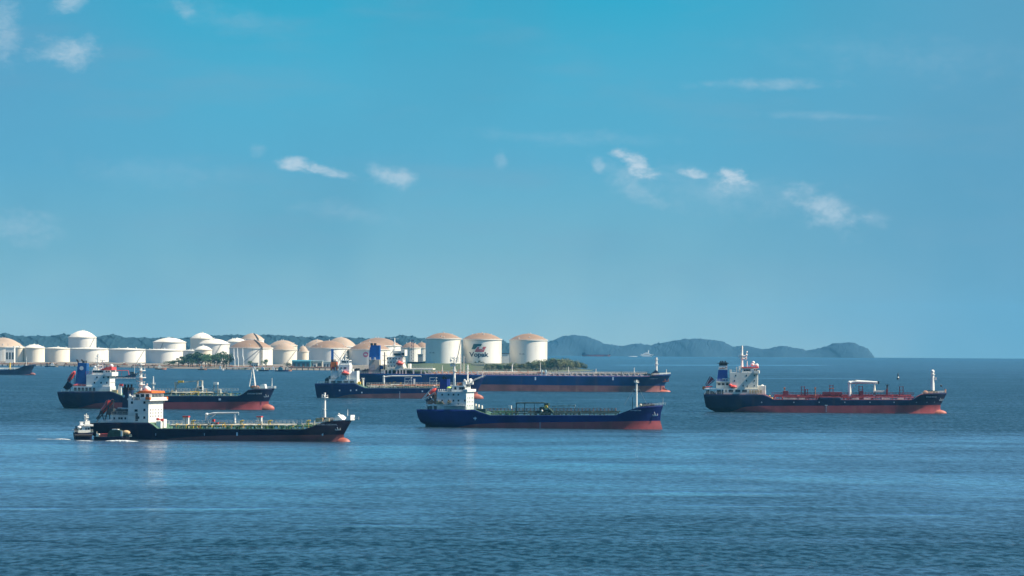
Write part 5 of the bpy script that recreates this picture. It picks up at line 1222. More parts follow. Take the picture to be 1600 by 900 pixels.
    for q, r_ in ((1386.3, 601.5),): p = s.P(q, 612, -1); mb.tube((p.x, -1, p.z), (p.x, -1, s.z(q, r_, -1)), .5); mb.box(p.x-1.2, p.x+1.2, -1.6, -.4, s.z(q, r_), s.z(q, r_-.6))
    s.part('monitor_post', mb, 'dark_steel')
    s.crane(1327.6, 623, 597.0, 1371, 597.6, 'white', 1.1, True, thick=1.7)
    mb = MB(); p = s.P(1336, 595.6, 0); mb.box(p.x-.8, p.x+.8, -.7, .7, p.z-.4, p.z+.5); q = s.P(1372, 597.5, 0); mb.box(q.x-.3, q.x+.6, -.5, .5, q.z-.7, q.z+.6); s.part('crane_winch', mb, 'soot')
    mb = MB(); a = s.P(1366.3, 612, 0); mb.tube((a.x, 0, a.z-3), (a.x, 0, s.z(1366.3, 598.8)), .75, .5); s.bx(mb, 1364.5, 610.2, 1382.5, 612.8, 2, 2); s.part('crane_rest', mb, 'cream')
    s.mast('foremast', 1457, 611.5, 579.5, 1.15, .8, 'white', [(585, 1.3)], ())
    mb = MB(); a = s.P(1459.5, 591.5, 0); mb.box(a.x, a.x+1.4, -.6, .6, a.z-.8, a.z+.7); s.part('lamp_box', mb, 'white'); mb = MB(); s.ball(mb, 1457, 580.5, 1.0); s.part('mast_head', mb, 'white')
    mb = MB(); mb.bar(s.P(1457, 590), s.P(1446, 612), .05); mb.bar(s.P(1457, 585), s.P(1478, 612), .05); s.part('stay_wire', mb, 'grey_steel')
    mb = MB(); s.ball(mb, 1470.6, 602.8, .55); s.part('anchor_ball', mb, 'soot')
    mb = MB(); p = s.P(1446, 613.6, -4); mb.ell((p.x, -4, p.z), 1.6, .8, 1.2); mb.box(p.x+2, p.x+4, -4.4, -3, p.z-1, p.z+.6); p = s.P(1477, 612, 0); mb.tube((p.x, 0, p.z-1), (p.x, 0, p.z+1.4), .4); s.part('chain_stopper', mb, 'pipe_rust')
    s.windlass(1449, 1464, 613.6, -3, 'dark_steel')
    for q, r_ in ((1202.5, 618.6), (1206.5, 622.4)): 
        mb = MB(); p = s.P(q, r_, -10); mb.ell(p, .45, .45, .45, 10, 6); s.part('deck_lamp', mb, 'valve_yellow')
ship_red_deck()

#=== SHIP F: very long blue tanker behind the middle ones
def ship_long():
    s = Ship('tanker', 'very long ocean-blue tanker with faded pink underside, off the tall tanks', 'tanker ship', 552, 1048.6, 611, 2.5, 38)
    s.hull([(552, 583.6), (575, 583.5), (700, 584.6), (770, 586), (900, 587.4), (1014, 588), (1020, 586.2), (1048.6, 584.7)],
           [(1048.6, 584.7), (1039, 600), (1038, 604), (1039, 613)], [(552, 583.6), (554, 600), (560, 612)],
           [(552, 601), (700, 601), (770, 600.8), (900, 602.2), (1048, 603.2)], 'ocean_hull', 'dull_red_boot', 'deck_red', tb=.90, wlb=2.2)
    mb = MB(); tip = s.P(1048, 611.6); rt = s.P(1022, 611.6); mb.ell(((tip.x+rt.x)/2, 0, -.1), (tip.x-rt.x)/2, 3.4, 1.9, 18, 12)
    f = [s.P(q, r_, 0) for q, r_ in ((1036, 604), (1038.6, 606.5), (1043, 610), (1046, 612.4), (1034, 612.4))]; mb.prism([(p.x, p.z) for p in f], -1.6, 1.6); s.part('bulbous_bow', mb, 'salmon_boot')
    s.letters(1015.5, 1027.5, 592.4, 1.5, 'CARINA STAR', 'faded_lettering'); s.anchor(1038.6, 593.8, 'salmon_boot', 2.0)
    for q in (836.5, 957.7): s.mark('tug_mark', q, 591.5, 1.0, 2.4)
    mb = MB(); s.bx(mb, 576, 562.2, 592.6, 583.8, 9); cs = s.part('engine_casing', mb, 'beige')
    mb = MB(); p = s.P(577, 569.5, -9); q = s.P(586, 579, -9); mb.box(p.x, q.x, -9.1, -8.95, q.z, p.z); s.part('casing_panel', mb, 'grey_steel', cs)
    mb = MB(); f = [s.P(q, r_, -6) for q, r_ in ((575.8, 562), (592.6, 562), (592.8, 539.6), (579, 539.4), (577.2, 545))]; mb.prism([(p.x, p.z) for p in f], -6, 6); fn = s.part('funnel', mb, 'funnel_bright')
    mb = MB()
    for q in (580.5, 585.8): p = s.P(q, 539, -2); mb.tube((p.x, -2, p.z-1), (p.x, -2, p.z+1.4), 1.0, 1.0, 10)
    s.part('exhaust_pipe', mb, 'soot', fn)
    mb = MB()
    for q in (577.8, 585.2): s.bx(mb, q-1.3, 558.4, q+1.3, 562.2, 9.5, -8)
    s.part('vent', mb, 'white')
    mb = MB(); s.bx(mb, 593.4, 571.4, 598, 577, 6, 3); s.part('deck_locker', mb, 'funnel_bright')
    mb = MB(); s.bx(mb, 604.6, 557.6, 629.3, 576.2, 14); mb.prism([(p.x, p.z) for p in [s.P(q, r_, -14) for q, r_ in ((618, 576), (632, 576), (629.4, 570))]], -14, 14); acc = s.part('superstructure', mb, 'cream')
    s.windows(acc, [(605+k*4.6, 560.2) for k in range(5)]+[(606+k*4.6, 566) for k in range(3)]+[(607+k*4.6, 572) for k in range(4)], 14, .9, .9)
    s.front_windows(acc, 629.3, 561, 14, [-11+2.7*i for i in range(9)], .9, .9); s.front_windows(acc, 629.3, 567, 14, [-11+2.7*i for i in range(9)], .9, .9)
    mb = MB(); s.bx(mb, 604.8, 575.6, 676, 577.6, 16.5)
    for q in (600.8, 606, 612, 619.6, 624.6, 629, 634, 646, 658, 670): s.bx(mb, q-1, 577.6, q+1, 584.4, 16.5, -15.2)
    s.part('pillared_deck', mb, 'cream')
    mb = MB(); s.bx(mb, 600, 578.6, 640, 584.4, 13); s.part('deckhouse', mb, 'dark_steel')
    mb = MB(); s.bx(mb, 613, 548.2, 627.5, 557.8, 10); s.bx(mb, 626, 546.4, 632, 556, 15); br = s.part('bridge', mb, 'cream')
    for q in (617, 619.6, 622.2, 624.8): p = s.P(q, 553.8, -10); mb = MB(); mb.box(p.x-.9, p.x+.6, -10.1, -9.95, p.z-.8, p.z+.8); s.part('window', mb, 'glass', br)
    for q in (628.4, 630.6): p = s.P(q, 553, -15); mb = MB(); mb.box(p.x-.7, p.x+.5, -15.1, -14.95, p.z-.9, p.z+.9); s.part('window', mb, 'glass', br)
    mb = MB(); s.rail(mb, 613, 628, 548, 1.3, -10, 2, .1); s.rail(mb, 604, 614, 557.4, 1.3, -13.8, 2, .1); s.rail(mb, 604, 676, 575.5, 1.2, -16.4, 2.4, .09); s.rail_deck(mb, 554, 600, 1.2, .09); s.rail_deck(mb, 1018, 1047, 1.2, .09); s.part('railing', mb, 'cream')
    s.mast('radar_mast', 616, 548, 528, .6, .4, 'white', [(540, 1.8)], [(529.3, 3.4), (534, 1.2)])
    s.lifeboat(618.4, 630.6, 567.8, 1.9, -17, 'coral', 0)
    mb = MB()
    for q in (620, 629): p = s.P(q, 575.8, -16); mb.bar(p, Vector((p.x, -16, s.z(q, 563.5, -16))), .35); mb.bar(Vector((p.x, -16, s.z(q, 563.5, -16))), Vector((p.x, -13.5, s.z(q, 562.5, -16))), .35)
    s.part('lifeboat_davit', mb, 'white')
    mb = MB(); s.bx(mb, 620.8, 570.6, 629, 575.8, 16, -14.1); o = s.part('boat_station', mb, 'white', acc)
    mb = MB(); s.bx(mb, 637.6, 568.4, 641, 575.6, 8, 4); s.part('vent', mb, 'white')
    s.mast('derrick_post', 600.7, 584, 550, .5, .35, 'dark_steel', (), [(556, 1.5), (563, 1.5), (570, 1.5)])
    mb = MB()
    for i in range(14): q = rnd0.uniform(553, 575); p = s.P(q, 583.5, -12); w = rnd0.uniform(.4, 1.2); mb.box(p.x-w, p.x+w, -13, -11, p.z, p.z+rnd0.uniform(.8, 4.5))
    s.part('mooring_winch', mb, 'dark_steel')
    mb = MB(); s.bx(mb, 547+6, 577, 560, 583.5, 6); s.part('stern_house', mb, 'white')
    # cargo deck
    s.gear(640, 1010, 586.0, 'pipe_pale', 'pipe_pale', 'pipe_pale', (579.2, 581.0), 'cream', dens=.8, hw=17)
    s.gear(676, 850, 585.2, 'pipe_rust', 'cream', 'pipe_rust', None, dens=.9, zmax=4.8, hw=16)
    s.gear(742, 850, 584.5, 'cream', 'pipe_rust', 'pipe_rust', None, dens=.8, zmax=5, hw=15)
    s.gear(855, 1012, 586.8, 'pipe_dark', 'grey_steel', 'pipe_dark', None, dens=.8, zmax=4.2, hw=15)
    n = 38
    mb = MB()
    for i in range(n):     # pale slanted bulwark frames, one mesh part (pattern along the deck edge)
        q = 662+i*9.1
        if 744 < q < 850: continue
        r_ = interp([(640, 584.3), (700, 584.8), (770, 586.2), (900, 587.5), (1014, 588)], q)
        f = [s.P(q+a, r_+b, -17.4) for a, b in ((0, -5.2), (2.0, -5.2), (3.4, -2.0), (6.4, -1.4), (6.4, 0), (2.0, 0), (1.2, -2.6))]
        mb.prism([(p.x, p.z) for p in f], -17.4, -16.9)
    s.part('deck_edge_frames', mb, 'cream')
    mb = MB()
    for q in (845, 851): s.bx(mb, q, 578, q+2.6, 586.8, 14, -6)
    s.part('manifold_tower', mb, 'pale_teal')
    s.crane(800, 585, 571.5, 801.5, 568, 'white', .5, False)
    mb = MB()
    for q, r_ in ((691, 571), (719.5, 553), (724.5, 556), (844, 566), (888, 573), (990.7, 574.5), (1041, 577), (931, 576)): p = s.P(q, 586, -2); mb.tube((p.x, -2, p.z), (p.x, -2, s.z(q, r_, -2)), .32, .2)
    s.part('vent_post', mb, 'cream')
    s.mast('foremast', 1025.3, 583, 558.5, .95, .7, 'white', [(569, 1.6), (562, 1.3)], [(560, 1)])
    mb = MB(); p = s.P(1025, 584, 0); mb.prism([(p.x-4, p.z), (p.x, p.z+3), (p.x+3, p.z)], -4, 4); s.part('mast_house', mb, 'funnel_navy'); s.windlass(1006, 1022, 586, -8)
    mb = MB(); a = s.P(1030, 584.2, -5); b = s.P(1047, 583.4, -2); mb.bar(a, b, .4); s.part('bow_bulwark', mb, 'pale_teal')
ship_long()

#=== small craft
def small_ship(name, label, cat, stern, bow, row, yaw, B, deck, stem, sternp, paint, top, boot):
    s = Ship(name, label, cat, stern, bow, row, yaw, B, None)
    s.hull(deck, stem, sternp, paint, top, boot, 'deck_green', draft=1.5, sw=.6); return s
# coaster at the left edge
s = small_ship('coaster', 'small dark coaster with a yellow post on deck, cut by the left edge', 'cargo boat', -62, 55.5, 585.5, 3, 13,
    [(-62, 575), (-20, 577), (0, 578), (25, 577), (38, 571.5), (55.5, 568.8)], [(55.5, 568.8), (50, 579), (51, 588)], [(-62, 575), (-60, 588)], [(-62, 590), (40, 585.8), (56, 584)], 'dark_navy_hull', 'dark_red_boot')
mb = MB(); p = s.P(52, 583.5, 0); mb.ell((p.x-1, 0, .6), 3.4, 1.6, 1.7, 16, 10); s.part('bulbous_bow', mb, 'dull_red_boot')
s.mast('cargo_post', 15.3, 577, 566.5, 1.0, .8, 'valve_yellow'); s.mast('foremast', 41, 571, 557, .35, .2, 'white', [(563, .8)])
s.gear(-10, 32, 577.4, 'grey_white', 'white', 'grey_white', None, dens=1.0, zmax=2.5)
mb = MB(); s.bx(mb, -55, 548, -22, 577, 5.5); s.part('wheelhouse', mb, 'white')
# coaster behind, between the bridges
s = small_ship('workboat', 'low dark workboat with red gantry frames, under way behind the blue-funnelled tanker', 'work boat', 168, 217.5, 590.8, 4, 9,
    [(168, 588), (196, 588), (207, 584.5), (217.5, 581.8)], [(217.5, 581.8), (212, 588), (212, 592)], [(168, 588), (169, 592)], [(168, 593), (218, 590.6)], 'dark_navy_hull', 'dark_red_boot')
mb = MB()
for y in (-3.5, 3.5): mb.path([s.P(182, 587, y), s.P(182, 579, y), s.P(200, 579, y), s.P(201.5, 586, y)], .35); mb.bar(s.P(190, 579, y), s.P(190, 587, y), .2)
s.part('red_gantry', mb, 'boat_red'); s.mast('mast', 210, 583, 569, .2, .12)
mb = MB(); s.bx(mb, 170, 576, 180, 588, 3); s.part('wheelhouse', mb, 'white')
mb = MB(); s.bx(mb, 203, 581, 209, 585, 2.5); s.part('cabin', mb, 'dark_steel')
mb = MB(); p = s.P(190, 591.2, -4.7)
for i in range(14): q = s.P(176+i*2.6, 591.4, -5-.2*(i % 3)); mb.ell((q.x, q.y, -.05), 1.6, .9, .35, 8, 4)
o = s.part('bow_foam', mb, 'foam')
# far red ship on the horizon
s = small_ship('cargo_ship', 'distant long red-hulled cargo ship low on the horizon below the island', 'cargo ship', 908.5, 954, 556.9, 2, 20,
    [(908.5, 552.8), (915, 553), (920, 554), (950, 554), (954, 553.2)], [(954, 553.2), (952, 557)], [(908.5, 552.8), (909.5, 557)], [(908, 554.4), (954, 554.4)], 'navy_hull', 'red_boot')
mb = MB(); s.bx(mb, 909.5, 550.8, 914, 553.4, 7); s.part('wheelhouse', mb, 'navy_hull')
# white yacht-like patrol ship far off
s = small_ship('motor_yacht', 'far white motor yacht leaving a short wake in front of the island', 'yacht', 998.5, 1020.5, 557.4, 2, 9,
    [(998.5, 554.8), (1006, 554.4), (1020.5, 554.2)], [(1020.5, 554.2), (1018, 557)], [(998.5, 554.8), (999, 558)], [(998, 559), (1021, 559)], 'white', 'white')
mb = MB(); s.bx(mb, 1001, 553, 1016.5, 554.8, 3.5); s.bx(mb, 1005, 551.6, 1015, 553, 3); s.bx(mb, 1008, 550.6, 1013, 551.6, 2.5); s.part('superstructure', mb, 'white')
mb = MB(); s.bx(mb, 1006, 553.6, 1014, 554.2, 3.6); s.part('window_band', mb, 'pipe_rust')
s.mast('mast', 1012.8, 551, 547, 1.6, 1.3)
mb = MB(); a = s.x(981); b = s.x(996); mb.ell(((a+b)/2, 0, 0), (b-a)/2, 4, 1.6, 12, 6); s.part('wake', mb, 'foam')

# ---- pilot launch and bumboat by the black tanker
s = Ship('pilot_boat', 'small tug-like boat with white wheelhouse and black hull, beside the black tanker stern', 'boat', 116.5, 147, 686.8, -14, 6.5, None)
s.hull([(116.5, 675.6), (130, 676.4), (143, 675.6), (147, 674.4)], [(147, 674.4), (144.5, 682), (144.5, 688)], [(116.5, 675.6), (118, 687)], [(116, 691), (148, 690)], 'black_hull', 'dark_red_boot', draft=1.5, sw=.7, tb=.8)
mb = MB(); s.bx(mb, 122.5, 666, 141.5, 676.2, 2.4); w_ = s.part('wheelhouse', mb, 'white')
for a, b in ((125.5, 128.4), (133.8, 136.2), (137.4, 140.6)): mb = MB(); p = s.P(a, 668.4, -2.4); q = s.P(b, 671.4, -2.4); mb.box(p.x, q.x, -2.46, -2.38, q.z, p.z); s.part('window', mb, 'glass', w_)
s.front_windows(w_, 141.5, 669, 2.4, [-1.6, -.55, .55, 1.6], .8, .8)
mb = MB(); s.bx(mb, 131.5, 663, 146.5, 665.9, 2.9); s.bx(mb, 133.5, 657.6, 141, 662.9, 1.8); s.bx(mb, 125.5, 659, 131, 662, 1.4); s.part('upper_cabin', mb, 'white')
p = s.P(124, 668, -2.6); mb = MB(); mb.ell(p, .8, .6, .6); p = s.P(128, 664.5, -2); mb.ell(p, 1.0, .6, .6); s.part('life_raft', mb, 'white')
s.mast('mast', 135.4, 658, 646, .32, .16, 'white', [(652.5, .9)], [(650, .8), (655, .7)])
mb = MB(); s.bx(mb, 120.6, 666, 123.2, 676, 2.0); p = s.P(119, 676, -2); mb.box(p.x-.5, p.x+.5, -2.4, -1.4, p.z, p.z+1.6); s.part('exhaust_pipe', mb, 'dark_steel')
mb = MB(); s.rail_deck(mb, 117.5, 146, .9, .05, 1.2); s.part('railing', mb, 'grey_white')
mb = MB()
for k in range(9): p = s.P(118.5+k*3.1, 680, -3.35); mb.tube((p.x-.35, -3.4, p.z), (p.x+.35, -3.4, p.z), .42, n=10)
s.part('tyre_fender', mb, 'soot')
PB = s
s = Ship('bumboat', 'low dark bumboat with a green canopy and red crates, pushing a white bow wave', 'boat', 149, 206.5, 688.2, 9, 5.5, None)
s.hull([(149, 681.8), (170, 682.6), (192, 681.8), (206.5, 679.4)], [(206.5, 679.4), (203, 685), (203, 689)], [(149, 681.8), (150, 689)], [(141, 692), (207, 691)], 'black_hull', 'dark_red_boot', draft=1.5, sw=.7, tb=.75)
mb = MB(); f = [s.P(q, r_, -2.2) for q, r_ in ((168.5, 682.5), (169.5, 675.5), (173, 672), (185, 671.6), (190, 674), (194, 678), (194, 682.5))]; mb.prism([(p.x, p.z) for p in f], -2.3, 2.3); cb = s.part('canopy', mb, 'tarp_green')
mb = MB(); s.bx(mb, 175.5, 670.4, 184.5, 671.9, 1.5); s.part('roof_sheet', mb, 'white', cb)
mb = MB(); p = s.P(198, 676, -1); mb.ell((p.x, -1, p.z), 1.5, 1.2, .9); p = s.P(194, 674.5, -1); mb.box(p.x-.9, p.x+.9, -1.5, .2, p.z-.5, p.z+.3); s.part('deck_cargo', mb, 'tan_goods')
for q0, q1, r0, r1 in ((157, 168, 677.6, 682.5), (183.5, 188, 677.5, 682), (196, 203, 679, 682.5)):
    mb = MB(); s.bx(mb, q0, r0, q1, r1, 1.9); s.part('crate', mb, 'boat_red' if q0 < 160 else 'pipe_dark')
mb = MB(); p = s.P(153.5, 680, -1.5); mb.box(p.x-.5, p.x+.5, -2, 0, p.z-.6, p.z+.6); mb.tube(s.P(152, 682, -1), s.P(152, 674, -1), .08); s.part('deck_locker', mb, 'cream')
mb = MB(); p = s.P(190.8, 677.6, -2.4); mb.box(p.x-.35, p.x+.35, -2.6, -2.3, p.z-.9, p.z+.9); s.part('door', mb, 'white', cb)
BB = s
def foam(name, S, pts, label, seed=1, parent=None):
    rnd = random.Random(seed); mb = MB(); n = 90
    (x0, r0), (x1, r1) = pts[0], pts[-1]
    for i in range(n):
        q = x0+(x1-x0)*(i+rnd.random())/n; r_ = interp(pts, q); D = D_of(rr_(q, r_))
        x = wx(q, D); yy = D+rnd.uniform(-2.2, 2.2)*S; k = 1-abs(2*i/n-1)**2
        mb.ell((x, yy, sea(x, yy)+.02), rnd.uniform(.5, 1.5)*S, rnd.uniform(.5, 1.4)*S, rnd.uniform(.12, .34)*S*(.4+k), 8, 4)
    o = mb.build(name, 'foam'); tag(o, kind='stuff', label=label); return o
foam('bow_wave', 1.1, [(168, 689.2), (190, 689.6), (211, 689.8)], 'white bow wave foaming along the low bumboat', 2)
foam('wake', .7, [(88, 686.4), (98, 686.6), (108, 687)], 'white wake trailing behind the small pilot boat', 3)
foam('wake', .25, [(58, 686), (86, 686.4)], 'thin far end of the wake trailing behind the small pilot boat', 4)
foam('wake', .5, [(122, 688.8), (144, 689.2)], 'foam along the side of the small pilot boat', 6)

# ---- buoy
D = D_of(rr_(1403, 593)); X = wx(1403, D); zs = sea(X, D)
root = empty('navigation_buoy', (X, D, zs), 0, 'small black and white navigation buoy floating alone beyond the right tanker', 'buoy')
h_ = wz(rr_(1403, 582), D)-zs
mb = MB(); mb.tube((0, 0, -1), (0, 0, h_*.25), 1.5, 1.4, 16); mb.build('float', 'soot', root)
mb = MB(); mb.tube((0, 0, h_*.25), (0, 0, h_*.42), 1.1, .7, 12); mb.build('white_band', 'white', root)
mb = MB(); mb.tube((0, 0, h_*.45), (0, 0, h_*.78), .9, .35, 10); mb.tube((0, 0, h_*.76), (0, 0, h_), .7, .05, 8)
for k in range(4): mb.bar((1.6*math.cos(k*1.57), 1.6*math.sin(k*1.57), h_*.25), (.4*math.cos(k*1.57), .4*math.sin(k*1.57), h_*.78), .12)
mb.build('topmark', 'soot', root)

# ------------------------------------------------------------ shore works
def at(px, row, dv=0.0, Dabs=None):   # point on land: photo px at distance shore+dv
    D = shoreD(px)+dv if Dabs is None else Dabs
    return D
def bld(name, label, cat, x0, x1, yt, yb, depth, m, dv=30, roof=None, roofm='concrete', openings=0, D=None, mo='dark_steel'):
    cx = (x0+x1)/2; D = shoreD(cx)+dv if D is None else D
    X = wx(cx, D); zb = wz(rr_(cx, yb), D); zt = wz(rr_(cx, yt), D); g = ground_z(cx, D)
    zb = min(zb, g)-.2; w = (x1-x0)/F*D
    root = empty(name, (X, D, zb), 0, label, cat)
    mb = MB(); mb.box(-w/2, w/2, 0, depth, 0, zt-zb); wl = mb.build('wall', m, root)
    if roof is not None:
        mb = MB(); hh = zt-zb
        if roof == 'gable': mb.add([(-w/2-.5, -.6, hh-.2), (w/2+.5, -.6, hh-.2), (w/2+.5, depth/2, hh+1.6), (-w/2-.5, depth/2, hh+1.6), (w/2+.5, depth+.6, hh-.2), (-w/2-.5, depth+.6, hh-.2)], [(0, 1, 2, 3), (3, 2, 4, 5), (1, 4, 2), (5, 0, 3)])
        else: mb.box(-w/2-.4, w/2+.4, -.5, depth+.5, hh+.003, hh+.7)
        mb.build('roof', roofm, root)
    for i in range(openings):
        ww = w/openings; x = -w/2+ww*i; mb = MB(); mb.box(x+ww*.2, x+ww*.8, -.08, .02, (zt-zb)*.25, (zt-zb)*.7); mb.build('opening', mo, root)
    return root
bld('warehouse', 'long teal-clad warehouse on the quay right of the small umbrella tree', 'warehouse', 456, 484.5, 564.4, 574, 40, 'teal_clad', 60, 'gable', 'teal_clad', 4)
bld('storage_shed', 'low shed with a pale turquoise roof beside the long teal warehouse', 'shed', 485.5, 503.5, 564.5, 574, 26, 'beige', 90, 'flat', 'pale_teal', 2)
bld('control_building', 'plain beige block in the scrub below the tank with the painted name', 'building', 737, 756.5, 569.6, 580, 14, 'beige', 120, 'flat', 'beige')
bld('stair_tower', 'narrow white tower block with dark windows by the tanks at the left edge', 'building', 8.5, 22, 543.4, 566, 16, 'white', 90, 'flat', 'white', 3)
bld('office_building', 'blue and white building seen in the gap between the two rightmost white tanks', 'building', 783.9, 795.2, 552.6, 566, 12, 'white', 330, 'flat', 'funnel_navy', 0)
bld('pump_station', 'small cream pump house on the quay under the three white loading arms', 'building', 392, 403, 567.5, 575, 10, 'cream', 20, 'flat', 'concrete', 3)
bld('quay_office', 'low whitewashed office by the water below the brown-domed tanks', 'building', 505, 528, 566, 575.5, 14, 'grey_white', 70, 'flat', 'pale_teal', 5)
bld('gate_house', 'little pale cabin left of the low whitewashed quay office', 'building', 489, 494.5, 568, 576, 8, 'cream', 25, 'flat', 'concrete', 1)
bld('utility_block', 'grey-blue utility block against the foot of the small brown-roofed tank', 'building', 652.5, 660.5, 554, 569, 10, 'grey_steel', 420, 'flat', 'grey_steel')
def lattice(name, label, px_, yt, yb, w, m, dv, rungs=14, cat='tower'):
    D = shoreD(px_)+dv; X = wx(px_, D); g = ground_z(px_, D); zb = min(g, wz(rr_(px_, yb), D)); h = wz(rr_(px_, yt), D)-zb
    root = empty(name, (X, D, zb), 0, label, cat); mb = MB()
    for sx in (-1, 1):
        for sy in (-1, 1): mb.bar((sx*w, sy*w, -1), (sx*w, sy*w, h), .32)
    for k in range(rungs+1):
        z = h*k/rungs; mb.box(-w-.3, w+.3, -w-.3, w+.3, z-.15, z+.15) if k else None
        if k < rungs: z2 = h*(k+1)/rungs; q = 1 if k % 2 else -1; mb.bar((-w*q, -w, z), (w*q, -w, z2), .22); mb.bar((-w*q, w, z), (w*q, w, z2), .22)
    mb.build('frame', m, root); mb = MB(); mb.box(-w-.8, w+.8, -w-.8, w+.8, h, h+.5); mb.bar((0, 0, h), (0, 0, h+2.5), .2); mb.build('top_platform', m, root); return root
lattice('stair_tower', 'dark purple lattice stair tower left of the tall white tanks', 644, 531.6, 567, 1.5, 'purple_steel', 380)
lattice('access_ladder', 'thin pale lattice mast standing left of the dark purple stair tower', 638.6, 543, 567, .8, 'grey_steel', 360, 12, 'mast')
lattice('flood_light_mast', 'slim pale twin pole in front of the gap between the two left tall white tanks', 720.5, 560, 578, .7, 'cream', 60, 9, 'mast')
# blue harbour crane
D = shoreD(519)+55; X = wx(519, D); zb = ground_z(519, D); root = empty('harbour_crane', (X, D, zb), 0, 'dark blue harbour crane column behind the orange funnel', 'crane')
h_ = wz(rr_(519, 545.6), D)-zb; mb = MB(); mb.box(-1.6, 1.6, -1.6, 1.6, -.5, h_); mb.build('column', 'funnel_bright', root)
mb = MB(); mb.bar((1.2, 0, h_*.86), (13.5, 0, h_*.32), .35); mb.bar((1.2, 0, h_*.72), (12, 0, h_*.3), .2); mb.bar((13.5, 0, h_*.32), (13.5, 0, h_*.12), .1); mb.build('boom', 'grey_steel', root)
# loading arms on the jetty
arm_lab = ['leftmost of the three white loading arms on the quay', 'middle one of the three white loading arms on the quay', 'right-hand, steeply raked one of the three white loading arms']
for i, (q, tp) in enumerate(((366.5, 544.3), (372, 543.6), (380.3, 544))):
    D = shoreD(q)+14; X = wx(q, D); zb = ground_z(q, D); root = empty('loading_arm', (X, D, zb), 0, arm_lab[i], 'loading arm', 'white loading arms on the quay')
    h_ = wz(rr_(q, tp), D)-zb; mb = MB(); mb.tube((0, 0, -.5), (0, 0, h_*.45), .7, .5); mb.build('pedestal', 'white', root)
    mb = MB(); mb.tube((0, 0, h_*.42), (-1.6, 0, h_*.62), .7, .6); mb.tube((-1.6, 0, h_*.6), (-1.2, 0, h_), .7, .4); mb.tube((-1.2, 0, h_), (.2, 0, h_*.5), .3, .2); mb.build('arm', 'white', root)
    if i == 2: mb = MB(); mb.bar((0, 0, h_*.3), (22, 0, h_*1.02), .45); mb.bar((0, 0, h_*.26), (22, 0, h_*.98), .3); mb.build('gangway', 'grey_steel', root)
# jetty along the shore
def jetty(x0, x1, row, m, label, seed):
    rnd = random.Random(seed); D0 = D_of(rr_((x0+x1)/2, row)); X0 = wx(x0, D0); X1 = wx(x1, D0); z0 = sea((X0+X1)/2, D0)
    root = empty('jetty', ((X0+X1)/2, D0, z0), 0, label, 'jetty'); L = X1-X0
    mb = MB(); mb.box(-L/2, L/2, -3, 3, 2.4, 3.2); mb.build('deck', m, root)
    mb = MB(); n = int(L/7)
    for i in range(n+1):
        for y in (-2.4, 2.4): mb.tube((-L/2+L*i/n, y, -2), (-L/2+L*i/n, y, 2.4), .45, n=8)
    mb.build('piles', 'dark_steel', root)
    mb = MB()
    for i in range(int(L/9)):
        x = rnd.uniform(-L/2, L/2); w = rnd.uniform(.5, 2); mb.box(x-w, x+w, -2, 2, 3.2, 3.2+rnd.uniform(.6, 2.6))
    for z in (3.9, 4.4): mb.bar((-L/2, -2.6, z), (L/2, -2.6, z), .1)
    for y in (-1, 0, 1): mb.tube((-L/2, y, 3.7), (L/2, y, 3.7), .35)
    mb.build('pipe_rack', 'pipe_rust', root)
jetty(206, 352, 575.6, 'concrete', 'long dark jetty on piles in front of the dark trees', 1)
jetty(354, 440, 577.8, 'cream', 'pale sunlit jetty with pipes below the loading arms', 2)
jetty(-40, 90, 572.4, 'concrete', 'low jetty on the far left in front of the cream tanks', 4)
jetty(100, 200, 573.6, 'concrete', 'jetty behind the blue-funnelled tanker at the left', 5)
jetty(446, 552, 578.6, 'rock', 'low dark jetty below the teal warehouse, behind the orange funnel', 6)
# moored small boats
def boat(px_, row, L, m, lab, cab='white', h=1.6):
    D = D_of(rr_(px_, row)); X = wx(px_, D); root = empty('moored_boat', (X, D, sea(X, D)), random.uniform(-.15, .15), lab, 'boat', 'boats moored along the terminal shore')
    mb = MB(); W = L*.28; n = 10; vs = []
    for i in range(n+1):
        u = i/n; b = W/2*(1-max(0, (u-.6)/.4)**2)*(1 if u > 0 else .85); x = -L/2+L*u; zt = h+.5*u*u
        vs += [(x, -b*.7, -.6), (x, -b, zt), (x, b, zt), (x, b*.7, -.6)]
    mb.add(vs, [(4*i+k, 4*i+4+k, 4*i+5+k, 4*i+1+k) for i in range(n) for k in range(3)]+[(0, 1, 2, 3)]); mb.build('hull', m, root)
    mb = MB(); mb.box(-L*.25, L*.08, -W*.32, W*.32, h-.3, h+2.6); mb.box(-L*.2, L*.0, -W*.26, W*.26, h+2.6, h+3.8); mb.bar((-L*.1, 0, h+3.8), (-L*.1, 0, h+6.5), .12); mb.build('cabin', cab, root)
for a in [(251, 577.6, 14, 'pipe_rust', 'rust-brown boat at the left jetty end with a cream cabin', 'cream'), (316, 578.2, 11, 'pipe_rust', 'small rusty boat with pink cabin moored below the dark trees', 'pipe_pale'), (83, 573.5, 13, 'concrete', 'pale barge-like boat near the far left cream tanks', 'white'),
          (194.5, 572, 9, 'white', 'tiny white boat left of the jetty end, above the black tanker mast', 'white'), (345, 578.6, 8, 'white', 'small white launch at the right end of the dark jetty', 'white'), (412, 580, 12, 'dark_navy_hull', 'dark boat moored under the pale sunlit jetty', 'white'),
          (428, 580, 9, 'grey_white', 'little grey-white boat next to the dark moored one', 'white'), (440, 580.4, 16, 'navy_hull', 'low dark blue barge moored right of the pale jetty', 'teal_clad'), (450, 580, 9, 'pipe_rust', 'small brownish boat at the right of the dark blue barge', 'pipe_pale'),
          (398, 579.6, 8, 'white', 'white launch left of the dark moored boat under the pale jetty', 'white'), (74, 573.4, 7, 'navy_hull', 'small blue boat left of the pale barge at far left', 'dark_steel')]:
    boat(*a)

